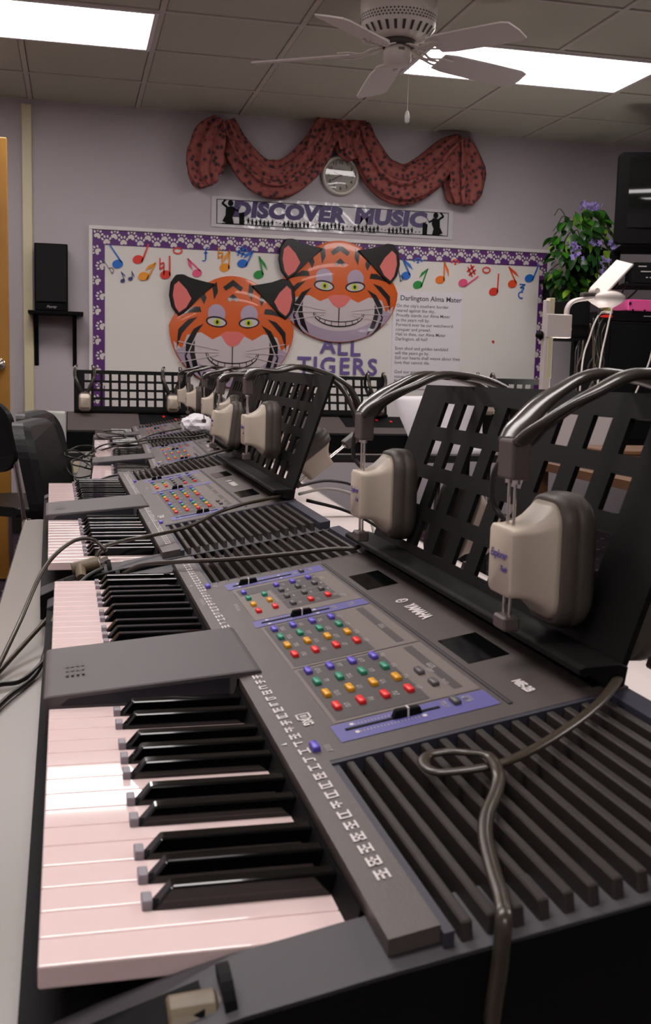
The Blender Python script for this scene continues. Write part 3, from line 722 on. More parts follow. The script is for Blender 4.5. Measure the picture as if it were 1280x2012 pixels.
# ------------------------------------------------------------------ bulletin board
def board():
    X0, X1, Z1, Z0 = .095, 3.045, .79, -.40
    e = empty('bulletin_board', W((X0+X1)/2, (Z0+Z1)/2, .001), WROT, 'wide white-papered bulletin board with purple paw border on the back wall', 'bulletin board')
    w2, h2 = (X1-X0)/2, (Z1-Z0)/2
    bm = bmesh.new(); t = .022
    for r in ((-w2, w2, h2-t, h2), (-w2, w2, -h2, -h2+t), (-w2, -w2+t, -h2+t, h2-t), (w2-t, w2, -h2+t, h2-t)): box(bm, *r, 0, .022)
    bevel(bm, .002); link('board_frame', mesh_from('board_frame', bm), WHITEP, e)
    bm = bmesh.new(); nx, ny = 70, 28; vs = []
    rr = random.Random(5)
    for j in range(ny+1):
        row = []
        for i in range(nx+1):
            x = -w2+t+(2*w2-2*t)*i/nx; y = -h2+t+(2*h2-2*t)*j/ny
            row.append(bm.verts.new((x, y, .006+.0014*math.sin(x*9+2*math.sin(y*6))+.0012*math.sin(y*15+x*5)+rr.random()*.0006)))
        vs.append(row)
    for j in range(ny):
        for i in range(nx): bm.faces.new([vs[j][i], vs[j][i+1], vs[j+1][i+1], vs[j+1][i]])
    link('backing_paper', mesh_from('backing_paper', bm, True), PAPER, e)
    bw = .085; a, b = w2-t-.002, h2-t-.002
    for r in ((-a, a, b-bw, b), (-a, -a+bw*.82, -b, b-bw), (a-bw*.62, a, -b, b-bw)):
        link('border_strip', boxmesh('border_strip', r[0], r[1], r[2], r[3], .0095, .0105), PURPLE, e)
    def paw(bm, x, y, s, a):
        c, sn = math.cos(a), math.sin(a)
        link('paw_print', PAWM, None, e, (x, y, .0106), (0, 0, a))
    if True:
        bm = bmesh.new(); s = .044
        def put(poly): flat(bm, poly, .0003)
        put([(p[0]*s, p[1]*s) for p in [(-.42, -.42), (-.2, -.5), (0, -.36), (.2, -.5), (.42, -.42), (.46, -.2), (.25, .08), (0, .2), (-.25, .08), (-.46, -.2)]])
        for tx, ty, ta in ((-.52, .2, .5), (-.2, .5, .15), (.2, .5, -.15), (.52, .2, -.5)): put(ell(tx*s, ty*s, .14*s, .2*s, 10, ta))
        PAWM = mesh_from('paw_print', bm); PAWM.materials.append(PAW)
    i = 0; x = -a+.03
    while x < a-.02:
        paw(bm, x, b-.026 if i % 2 == 0 else b-.058, .044, -.35 if i % 2 == 0 else .1); x += .0495; i += 1
    y = b-.12; i = 0
    while y > -b+.05:
        paw(bm, -a+(.022 if i % 2 == 0 else .047), y, .044, 1.2 if i % 2 else 1.0); paw(bm, a-(.018 if i % 2 else .036), y, .044, -1.2); y -= .088; i += 1
board()
def wall_cut(name, polys, m, x, z, label, cat, group=None, out=.013, h=.0012, rot=0):
    o = link(name, polymesh(name, polys, h), m, None, W(x, z, out), WROT, label, cat, group)
    if rot: o.rotation_euler = (math.pi/2, 0, 0); o.rotation_euler = (Matrix.Rotation(math.pi/2, 3, 'X') @ Matrix.Rotation(rot, 3, 'Z')).to_euler()
    return o
def bar(x0, y0, x1, y1, w_):
    d = Vector((x1-x0, y1-y0)); n = Vector((-d.y, d.x)).normalized()*w_/2
    return [(x0+n.x, y0+n.y), (x0-n.x, y0-n.y), (x1-n.x, y1-n.y), (x1+n.x, y1+n.y)]
def ringp(cx, cy, rx, ry, t, n=20):
    out = []
    for i in range(n):
        a, b = 2*math.pi*i/n, 2*math.pi*(i+1)/n
        out.append([(cx+rx*math.cos(a), cy+ry*math.sin(a)), (cx+rx*math.cos(b), cy+ry*math.sin(b)), (cx+(rx-t)*math.cos(b), cy+(ry-t)*math.sin(b)), (cx+(rx-t)*math.cos(a), cy+(ry-t)*math.sin(a))])
    return out
def arcp(cx, cy, r, a0, a1, t, n=10):
    out = []
    for i in range(n):
        a, b = math.radians(a0+(a1-a0)*i/n), math.radians(a0+(a1-a0)*(i+1)/n)
        out.append([(cx+r*math.cos(a), cy+r*math.sin(a)), (cx+r*math.cos(b), cy+r*math.sin(b)), (cx+(r-t)*math.cos(b), cy+(r-t)*math.sin(b)), (cx+(r-t)*math.cos(a), cy+(r-t)*math.sin(a))])
    return out
NB = mat('note_blue', C(24, 104, 196), .5); NR = mat('note_red', C(222, 52, 34), .5); NO = mat('note_orange', C(236, 150, 28), .5); NP = mat('note_pink', C(228, 84, 128), .5)
NG = mat('note_green', C(28, 142, 56), .5); ND = mat('note_navy', C(56, 62, 120), .5); NK2 = mat('note_grey', C(96, 96, 110), .5); NO2 = mat('note_deep_orange', C(240, 116, 20), .5)
def note(hx, hy, tx, ty, m, label, flag=0, r=.032):
    """head at (hx, hy) metres on the wall (z from camera height); stem tip at (tx, ty)"""
    x, z = hx, hy; x2, z2 = tx, ty; dx, dz = x2-x, z2-z
    sgn = 1 if dx > -.02 else 1
    d = Vector((dx, dz)); n = d.normalized(); side = Vector((n.y, -n.x)); 
    polys = [ell(0, 0, r, r*.78, 18, .3)]
    s0 = side*(r*.82)
    tip = Vector((dx, dz)); base = Vector((s0.x, s0.y))
    if (tip-base).length > 0: polys.append(bar(base.x, base.y, tip.x, tip.y, .009 if r > .02 else .005))
    if flag:
        u = (base-tip).normalized(); q = side*(flag)
        k = r/.032; p1 = tip; p2 = tip+u*.045*k+q*.030*k; p3 = tip+u*.085*k+q*.034*k
        polys.append([tuple(p1), tuple(tip+u*.02*k), tuple(p2-q*.012*k+u*.012*k), tuple(p3), tuple(p2)])
    wall_cut('music_note', polys, m, x, z, label, 'paper note', 'paper notes on the board')
note(0.2635, 0.5731, 0.2188, 0.6808, NB, 'blue paper note leaning left, in the upper left corner of the board')
note(0.3834, 0.6055, 0.4463, 0.6981, NR, 'red paper note with slanted stem, second large note from the left')
note(0.2935, 0.476, 0.2844, 0.5293, ND, 'small navy paper note, left one of a tiny pair', 1, .014); note(0.3385, 0.4899, 0.3474, 0.5352, ND, 'small navy paper note, right one of a tiny pair', 1, .014)
note(0.4169, 0.5083, 0.4892, 0.5925, NO, 'yellow paper eighth note slanting right, left half of board', -1)
note(0.5474, 0.523, 0.571, 0.6354, NR, 'red paper note with upright stem, left half of board')
note(0.7376, 0.5405, 0.6782, 0.6254, NP, 'pink paper eighth note leaning left above the lower tiger', -1, .030)
note(0.9048, 0.5814, 0.9346, 0.6862, NO, 'orange paper eighth note left of the blue sharp sign', -1)
note(1.014, 0.6108, 1.0819, 0.6934, NB, 'blue paper eighth note beside the sharp sign', -1)
note(1.1161, 0.5481, 1.1173, 0.6584, NG, 'green paper eighth note left of the upper tiger ear', 1)
note(2.0605, 0.5833, 2.0363, 0.6897, NB, 'blue paper eighth note right of the upper tiger ear', 1)
note(2.1404, 0.5296, 2.2043, 0.6341, NG, 'green paper eighth note above the printed song sheet', -1)
note(2.289, 0.5678, 2.3149, 0.6837, NO2, 'orange paper eighth note on the right half of board', 1)
note(2.4446, 0.5552, 2.5466, 0.6014, NP, 'pink paper note with long low stem, right half of board')
note(2.656, 0.5091, 2.6854, 0.6236, NR, 'red paper note with upright stem, right half of board')
note(2.7838, 0.5631, 2.7533, 0.6719, mat('note_vermilion', C(230, 76, 24), .5), 'vermilion paper eighth note near the right end of board', 1)
note(2.8988, 0.6038, 2.9613, 0.6977, NB, 'blue paper note at the right end of board')
def sign(px, py, polys, m, label, rot=0):
    x, z = px, py; wall_cut('music_sign', polys, m, x, z, label, 'paper sign', 'paper music signs on the board', rot=rot)
ringo = ringp(0, 0, .029, .021, .008)
sign(0.6196, 0.6678, ringo, NR, 'red paper ring, whole note, on the left half'); sign(2.6004, 0.6424, ringo, NR, 'red paper ring, whole note, on the right half')
natural = [bar(-.012, .05, -.012, -.02, .007), bar(.012, .02, .012, -.05, .007), bar(-.012, -.015, .012, .0, .009), bar(-.012, .012, .012, .025, .009)]
sign(0.5258, 0.5702, natural, NR, 'red paper natural sign on the left half'); sign(0.8789, 0.6501, natural, NO, 'orange paper natural sign on the left half')
sharp = [bar(-.012, -.035, -.012, .035, .008), bar(.012, -.03, .012, .04, .008), bar(-.03, -.016, .03, -.004, .010), bar(-.03, .010, .03, .022, .010)]
sign(1.0098, 0.6807, sharp, NB, 'blue paper sharp sign', -.5); sign(2.5, 0.6315, sharp, NR, 'red paper sharp sign', .5)
flat_s = [bar(-.018, .055, .006, -.045, .004)]+arcp(.004, -.022, .018, -110, 120, .004)
sign(0.2128, 0.5529, flat_s, NK2, 'grey paper flat sign at the far left of the board', .35); sign(2.0232, 0.588, flat_s, NK2, 'grey paper flat sign beside the upper tiger ear')
sign(0.7889, 0.6549, [bar(0, -.03, 0, .03, .008)]+arcp(.012, .03, .014, 40, 180, .007, 6)+arcp(-.012, -.03, .014, 220, 360, .007, 6)+[bar(-.012, .008, .012, .008, .006)], NB, 'blue paper f sign, forte, on the left half')
fer = arcp(0, -.012, .032, 15, 165, .009)+[ell(0, -.008, .008, .008, 10)]
sign(2.138, 0.6786, fer, NB, 'blue paper fermata arc'); sign(2.3871, 0.6807, fer, NR, 'red paper fermata arc')
sign(2.8534, 0.5204, arcp(-.004, -.026, .024, 60, 300, .008)+arcp(-.006, .018, .02, -90, 20, .008, 6)+[bar(-.02, .042, .02, .042, .008), bar(.018, .042, -.014, .02, .009), bar(-.014, .02, .014, .02, .008)], NB, 'blue paper C clef sign near the right end of board')
sign(2.6684, 0.19, [ell(0, 0, .009, .007, 8), bar(0, 0, .006, -.012, .004)], NR, 'tiny red scrap alone in the middle of the right half')
# letters and printed sheets
def cut_letter(ch, px, py, size, label):
    x, z = px, py; me = text_mesh(ch, size, .003, 'CENTER', .0006)
    o = link('cut_out_letter', me, LETTER, None, W(x, z, .0145), WROT, label, 'letter', 'cut-out purple letters')
for ch, px, py, lab in [('A', 1.5651, 0.1277, 'purple letter A, first of the upper word'), ('L', 1.6578, 0.1209, 'purple letter L, middle of the upper word'), ('L', 1.741, 0.117, 'purple letter L, last of the upper word'),
                        ('T', 1.4142, -0.0001, 'purple letter T starting the lower word'), ('I', 1.4862, 0.0017, 'purple letter I of the lower word'), ('G', 1.5686, 0.0006, 'purple letter G of the lower word'), ('E', 1.6746, 0.0002, 'purple letter E of the lower word'), ('R', 1.768, -0.0007, 'purple letter R of the lower word'), ('S', 1.8587, -0.0016, 'purple letter S ending the lower word')]:
    cut_letter(ch, px, py, .145, lab)
def song_sheet():
    x0, z1 = (1.983, 0.4913); x1, _ = (2.4408, 0.4843)
    w_ = x1-x0; h = .62
    e = empty('song_sheet', W(x0, z1, .0115), WROT, 'white printed song sheet on the right half of the board', 'poster')
    link('sheet', boxmesh('sheet', 0, w_, -h, 0, 0, .0008), PAPERW, e)
    link('title_lettering', text_mesh('Darlington Alma Mater', .044, .0006, 'LEFT', .0001), DARKINK, e, (.045, -.048, .0011))
    lines = ["On the city's southern border", 'reared against the sky,', 'Proudly stands our Alma Mater', 'as the years roll by.', 'Forward ever be our watchword:', 'conquer and prevail.', 'Hail to thee, our Alma Mater', 'Darlington, all hail!', '', 'Even shod and golden sandaled', 'will the years go by.', 'Still our hearts shall weave about thee', 'love that cannot die.', '', 'God our gracious father, hear our', 'voices lifted high.', 'Bless old Darlington', 'Let her']
    y = -.096
    for s in lines:
        if s: link('verse_lettering', text_mesh(s, .0285, .0002, 'LEFT', .0001), DARKINK, e, (.022, y, .0011))
        y -= .0298
song_sheet()
def banner():
    x0, x1, z0, z1 = .822, 2.36, .822, 1.004
    e = empty('music_banner', W((x0+x1)/2, (z0+z1)/2, .004), WROT, 'laminated white banner reading DISCOVER MUSIC above the board', 'banner')
    w2, h2 = (x1-x0)/2, (z1-z0)/2
    bm = bmesh.new(); nx, ny = 60, 6; vs = []; rr = random.Random(2)
    for j in range(ny+1):
        vs.append([bm.verts.new((-w2+2*w2*i/nx, -h2+2*h2*j/ny, .002+.0012*math.sin(i*.9+j)+.0015*rr.random())) for i in range(nx+1)])
    for j in range(ny):
        for i in range(nx): bm.faces.new([vs[j][i], vs[j][i+1], vs[j+1][i+1], vs[j+1][i]])
    link('laminated_sheet', mesh_from('laminated_sheet', bm, True), mat('laminate', C(204, 200, 204), .12, coat=.6), e)
    bm = bmesh.new(); a, b = w2-.03, h2-.018
    for r in ((-a, a, b-.004, b), (-a, a, -b, -b+.004), (-a, -a+.004, -b, b), (a-.004, a, -b, b)): box(bm, *r, .0052, .0056)
    link('printed_rule', mesh_from('printed_rule', bm), BLACK, e)
    for s, xx in (('DISCOVER', -.295), ('MUSIC', .355)):
        me = text_mesh(s, .125, .008, 'CENTER', .0002, .1, 1.06); xs = [v.co.x for v in me.vertices]; link('banner_lettering', me, mat('banner_violet', C(72, 58, 104), .5), e, (xx, .016, .0056)).scale = ((.475 if s == 'MUSIC' else .705)/(max(xs)-min(xs)), .95, 1)
    def conductor(sx):
        P = []
        P.append(ell(0, .052, .017, .019, 14))
        P.append([(-.028, .03), (.02, .035), (.026, .0), (.012, -.03), (.022, -.07), (-.02, -.07), (-.05, -.055), (-.03, -.02)])
        P.append(bar(-.022, .028, -.052, .05, .014)); P.append(bar(-.052, .048, -.03, .072, .011)); P.append(bar(.018, .022, .045, .008, .012)); P.append(bar(.042, .006, .062, .04, .004))
        P.append([(.052, -.005), (.085, .005), (.085, -.07), (.055, -.07)]); P.append(bar(-.05, -.068, .09, -.068, .003))
        return [[(sx*p[0], p[1]) for p in q] for q in P]
    for sx in (1, -1):
        link('conductor_silhouette', polymesh('conductor_silhouette', conductor(sx), .0004), BLACK, e, (-sx*(w2-.115), 0, .0054))
    bm = bmesh.new(); r2 = random.Random(11)
    for k in range(46):
        x = -w2+.20+k*(2*w2-.42)/45; y = -.052+.006*r2.uniform(-1, 1)
        if k % 9 in (0, 8): flat(bm, ell(x, y, .006, .003, 8, r2.random()), .0056); continue
        flat(bm, ell(x, y+.015, .0045, .0045, 8), .0056); flat(bm, [(x-.007, y+.01), (x+.007, y+.01), (x+.005, y-.012), (x-.005, y-.012)], .0056)
        flat(bm, bar(x-.006, y+.006, x-.014, y+.016*r2.uniform(-.5, 1), .004), .0056); flat(bm, bar(x-.003, y-.01, x-.007, y-.024, .004), .0056); flat(bm, bar(x+.003, y-.01, x+.007, y-.024, .004), .0056)
    link('small_silhouettes', mesh_from('small_silhouettes', bm), BLACK, e, kind='stuff')
banner()
# ------------------------------------------------------------------ tiger heads (plain generic design)
def tiger(cx, cz, s, label, out, chin=1.2):
    """s = half width in metres; bulged shiny head"""
    e = empty('tiger_head_cutout', W(cx, cz, out), WROT, label, 'wall decoration', 'shiny tiger heads on the board')
    hump = .036
    RX, RY, CY = 1.0, .80, 0.0
    def nar(y): return 1-.34*max(0, y)
    def dome(x, y):
        q = (x/nar(y)/1.04)**2+(y/.86)**2
        return hump*(1-q)**.5 if q < 1 else 0
    def shape(name, poly, m, lift, parent=e, sub=2, base=None):
        bm = bmesh.new(); f = flat(bm, poly, 0)
        bmesh.ops.triangulate(bm, faces=bm.faces[:])
        for _ in range(sub): bmesh.ops.subdivide_edges(bm, edges=[ed for ed in bm.edges if ed.calc_length() > .12], cuts=1, use_grid_fill=False); bmesh.ops.triangulate(bm, faces=bm.faces[:])
        for v in bm.verts:
            x, y = v.co.x, v.co.y; v.co = Vector((x*s, y*s*(chin if y < 0 else 1), (dome(x, y) if base is None else base)+lift))
        return link(name, mesh_from(name, bm, True), m, parent)
    # body: domed disc, chin half a little longer than the brow half
    bm = bmesh.new(); rings = []; n = 48
    for k in range(11):
        q = math.sin(math.pi/2*k/10)
        rings.append([bm.verts.new((s*RX*q*math.cos(t)*nar(RY*q*math.sin(t)), s*RY*q*math.sin(t)*(chin if math.sin(t) < 0 else 1), dome(RX*q*math.cos(t)*nar(RY*q*math.sin(t)), RY*q*math.sin(t)))) for t in [2*math.pi*i/n for i in range(n)]] if k else [bm.verts.new((0, 0, hump))])
    rings.append([bm.verts.new((v.co.x, v.co.y, -.004)) for v in rings[-1]])
    for A, B in zip(rings, rings[1:]):
        for i in range(n):
            j = (i+1) % n
            bm.faces.new([A[0], B[i], B[j]] if len(A) == 1 else [A[i], B[i], B[j], A[j]])
    link('face', mesh_from('face', bm, True), ORANGE, e)
    for q in (-1, 1):
        def ear(k):
            return [(q*(.36+(x-.36)*1), y) for x, y in k]
        E1 = [(.28, .66), (.45, .69), (.62, .71), (.78, .79), (.90, .78), (.985, .66), (1.01, .46), (.97, .28), (.86, .14), (.74, .22), (.55, .42)]
        bm = bmesh.new(); prism(bm, [(x*s*q, y*s) for x, y in E1], 'z', -.002, .034); bevel(bm, .006)
        er = link('ear', mesh_from('ear', bm), TBLACK, e)
        shape('inner_ear', [(q*x, y) for x, y in [(.66, .42), (.74, .56), (.86, .68), (.93, .62), (.95, .46), (.91, .28), (.85, .20), (.74, .28)]], TPINK, .0365, er, base=0, sub=1)
    # pale lower face
    low = [(-.93, -.20), (-.80, -.30), (-.72, -.12), (-.50, -.08), (-.32, -.17), (-.15, -.10), (0, -.18), (.15, -.10), (.32, -.17), (.50, -.08), (.72, -.12), (.80, -.30), (.93, -.20)]
    low += [(.985*math.cos(t), .79*math.sin(t)) for t in [math.radians(-22-136*i/22) for i in range(23)]]
    shape('pale_lower_face', low, TWHITE, .0012, sub=3)
    rim = [(.985*math.cos(t), .79*math.sin(t)) for t in [math.radians(-24-132*i/22) for i in range(23)]]+[(.82*math.cos(t), .60*math.sin(t)-.02) for t in [math.radians(-156+132*i/22) for i in range(23)]]
    shape('lilac_chin_rim', rim, TLILAC, .0016, sub=2)
    stripes = [[(-.16, .62), (0, .74), (.16, .62), (.12, .56), (0, .64), (-.12, .56)], [(-.09, .44), (0, .52), (.09, .44), (.06, .39), (0, .44), (-.06, .39)]]
    for q in (-1, 1):
        for st in ([(.26, .70), (.33, .62), (.30, .42), (.24, .54)], [(.48, .60), (.54, .50), (.46, .34), (.42, .44)], [(.52, .30), (.62, .30), (.86, .16), (.66, .21), (.5, .22)],
                   [(.56, .14), (.70, .10), (.86, -.05), (.88, -.30), (.80, -.10), (.68, .02)], [(.46, .04), (.62, -.04), (.74, -.22), (.74, -.42), (.66, -.26), (.56, -.08)],
                   [(.60, -.18), (.68, -.34), (.62, -.54), (.48, -.68), (.56, -.48), (.60, -.34)], [(.76, -.36), (.72, -.54), (.54, -.70), (.66, -.54), (.70, -.44)]):
            stripes.append([(q*x, y) for x, y in st])
    for st in stripes: shape('stripe', st, TBLACK, .0026, sub=2)
    for q in (-1, 1):
        shape('brow_patch', ell(q*.26, .20, .14, .15, 20, -q*.2), TLILAC, .0020)
        shape('eye_rim', ell(q*.26, .075, .17, .085, 20, q*.12), TBLACK, .0028)
        ey = shape('eye', ell(q*.26, .07, .145, .062, 20, q*.12), TWHITE, .0034)
        shape('iris', ell(q*.25, .07, .055, .055, 16), TGREEN, .0040, ey); shape('pupil', ell(q*.25, .07, .022, .03, 12), TBLACK, .0046, ey)
    shape('nose', [(-.20, -.10), (-.10, -.06), (.10, -.06), (.20, -.10), (.10, -.22), (0, -.27), (-.10, -.22)], TPINK, .0034)
    bm = bmesh.new()
    shape('mouth', [(.42*math.cos(t), -.33+.22*math.sin(t)) for t in [math.radians(180+180*i/14) for i in range(15)]]+[(.39*math.cos(t), -.345+.13*math.sin(t)) for t in [math.radians(360-180*i/14) for i in range(15)]], TWHITE, .0036)
    for i in range(-4, 5):
        a = math.radians(270+i*17); shape('tooth_gap', bar(.40*math.cos(a), -.34+.135*math.sin(a), .42*math.cos(a), -.335+.215*math.sin(a), .012), TBLACK, .0042, sub=0)
    for rr_, yy in ((.42, -.33),):
        shape('mouth_line', [(.43*math.cos(t), -.335+.225*math.sin(t)) for t in [math.radians(180+180*i/14) for i in range(15)]]+[(.415*math.cos(t), -.335+.207*math.sin(t)) for t in [math.radians(360-180*i/14) for i in range(15)]], TBLACK, .0044)
        shape('lip_line', [(.40*math.cos(t), -.345+.142*math.sin(t)) for t in [math.radians(180+180*i/14) for i in range(15)]]+[(.39*math.cos(t), -.345+.127*math.sin(t)) for t in [math.radians(360-180*i/14) for i in range(15)]], TBLACK, .0046)
    shape('nose_line', bar(0, -.26, 0, -.48, .014), TBLACK, .0050, sub=0)
    for q in (-1, 1):
        for k in range(3): shape('whisker', [(q*.22, -.30-.03*k), (q*.86, -.20-.14*k), (q*.86, -.212-.14*k), (q*.22, -.312-.03*k)], TWHITE, .0054, sub=3)
    return e
tiger(.955, .224, .385, 'lower shiny orange tiger head, left of the two on the board', .016)
tiger(1.622, .468, .385, 'upper shiny orange tiger head, right of the two on the board', .012, 1.03)
# ------------------------------------------------------------------ clock, scarf, speaker shelf
def clock():
    x, z = (1.6145, 1.1685); e = empty('wall_clock', W(x, z, .001), WROT, 'round white wall clock between the scarf swags', 'clock')
    bm = bmesh.new(); lathe(bm, [(0, 0), (.118, 0), (.122, .012), (.118, .03), (.108, .036), (.098, .028), (.097, .022)], 48); link('rim', mesh_from('rim', bm, True), mat('clock_rim', C(206, 198, 186), .3), e)
    bm = bmesh.new(); lathe(bm, [(0, .0215), (.0985, .0215)], 48); link('dial', mesh_from('dial', bm), mat('clock_dial', C(212, 206, 196), .5), e)
    for h in range(1, 13):
        a = math.radians(90-30*h); link('numeral', text_mesh(str(h), .030, .0002, 'CENTER', .0001), DARKINK, e, (.078*math.cos(a), .078*math.sin(a), .0225))
    for name, ang, L, wd, m in (('hour_hand', 90-30*9.67, .048, .005, BLACK), ('minute_hand', 90-6*40, .066, .004, BLACK), ('second_hand', 90-6*30, .03, .002, NR)):
        a = math.radians(ang); link(name, polymesh(name, [bar(-.012*math.cos(a), -.012*math.sin(a), L*math.cos(a), L*math.sin(a), wd)], .001), m, e, (0, 0, .024))
    bm = bmesh.new(); lathe(bm, [(0, .034), (.05, .033), (.099, .030)], 48)
    g = mat('clock_glass', C(255, 255, 255), .03, trans=1); link('glass', mesh_from('glass', bm, True), g, e)
clock()
def scarf():
    bm = bmesh.new()
    def swag(pts, r0, r1, rmax, ph, depth=.05):
        """pts on the wall (x,z); folded tube whose half-width swells from r0 to rmax to r1"""
        P = catmull([Vector((p[0], p[1], 0)) for p in pts], 10); n = 56; rings = []
        for i, p in enumerate(P):
            t = i/(len(P)-1); tg = (P[min(i+1, len(P)-1)]-P[max(i-1, 0)]).normalized(); sd = Vector((-tg.y, tg.x, 0))
            r = (r0*(1-t)+r1*t)*(1-math.sin(math.pi*t))+rmax*math.sin(math.pi*t)
            ring = []
            for j in range(n):
                a = 2*math.pi*j/n
                fold = 1+.24*math.sin(7*a+ph+t*1.6)+.14*math.sin(11*a-ph*2+t*2.5)+.05*math.sin(t*17+a*3+ph)
                ring.append(bm.verts.new(p+sd*(r*math.cos(a)*fold)+Vector((0, 0, 1))*(.074+min(.058, depth*1.3)*math.sin(a)*fold)))
            rings.append(ring)
        for A, B in zip(rings, rings[1:]):
            for j in range(n): bm.faces.new([A[j], A[(j+1) % n], B[(j+1) % n], B[j]])
        bm.faces.new(rings[0][::-1]); bm.faces.new(rings[-1])
    swag([(0.8841, 1.4179), (0.9633, 1.264), (1.0963, 1.1236), (1.2319, 1.108), (1.3694, 1.2013), (1.4808, 1.3445), (1.5229, 1.4468)], .045, .05, .088, .3)
    swag([(0.8656, 1.4224), (0.8147, 1.3364), (0.7824, 1.2222), (0.7713, 1.1179), (0.7966, 1.0512)], .045, .05, .105, 1.4)
    swag([(1.7098, 1.4513), (1.766, 1.3187), (1.866, 1.1722), (2.0164, 1.1353), (2.1804, 1.2231), (2.303, 1.3553), (2.3714, 1.4158)], .055, .045, .095, 2.2)
    swag([(2.3712, 1.422), (2.3964, 1.3149), (2.4054, 1.1906), (2.396, 1.096), (2.392, 1.0328)], .04, .06, .11, .9)
    swag([(1.4332, 1.2054), (1.4624, 1.3131), (1.5173, 1.4163), (1.608, 1.3927), (1.6233, 1.309)], .045, .05, .085, 2.9)
    swag([(1.7482, 1.4693), (1.6784, 1.4188), (1.6548, 1.3414), (1.6832, 1.2583)], .05, .04, .08, 4)
    link('hanging_scarf', mesh_from('hanging_scarf', bm, True), SCARF, None, W(0, 0, .002), WROT, 'reddish spotted cloth scarf swagged along the top of the back wall', 'scarf')
scarf()
def wall_speaker():
    e = empty('wall_shelf', W(-.093, .276, 0), (0, 0, 0), 'small black wall shelf on two brackets under the left speaker', 'shelf')
    link('shelf_board', boxmesh('shelf_board', -.155, .155, -.22, -.001, -.02, 0, .003), TVB, e)
    for x in (-.115, .105):
        bm = bmesh.new(); prism(bm, [(-.002, -.02), (-.16, -.02), (-.16, -.035), (-.03, -.12), (-.014, -.30), (-.002, -.315)], 'x', x-.012, x+.012); link('bracket', mesh_from('bracket', bm), TVB, e)
    s = empty('speaker', (-.118, D-.03, CZ+.277), (0, 0, 0), 'tall black loudspeaker on the wall shelf at left', 'speaker')
    link('cabinet', boxmesh('cabinet', -.093, .093, -.17, 0, 0, .378, .004), TVB, s)
    bm = bmesh.new(); box(bm, -.085, .085, -.182, -.171, .05, .37); bevel(bm, .004, 2); link('grille_cloth', mesh_from('grille_cloth', bm), mat('grille_cloth', C(12, 11, 12), .9, bump=.4, bscale=900), s)
    bm = bmesh.new(); prism(bm, [(-.08, .004), (.08, .004), (.08, .03), (.05, .041), (0, .045), (-.05, .041), (-.08, .03)], 'y', -.177, -.169); link('lower_badge', mesh_from('lower_badge', bm), CASE, s)
    link('badge_lettering', text_mesh('Peavey', .02, .0002, 'CENTER', .0002, .4), PRINTG, s, (0, -.178, .022), (math.pi/2, 0, 0))
wall_speaker()
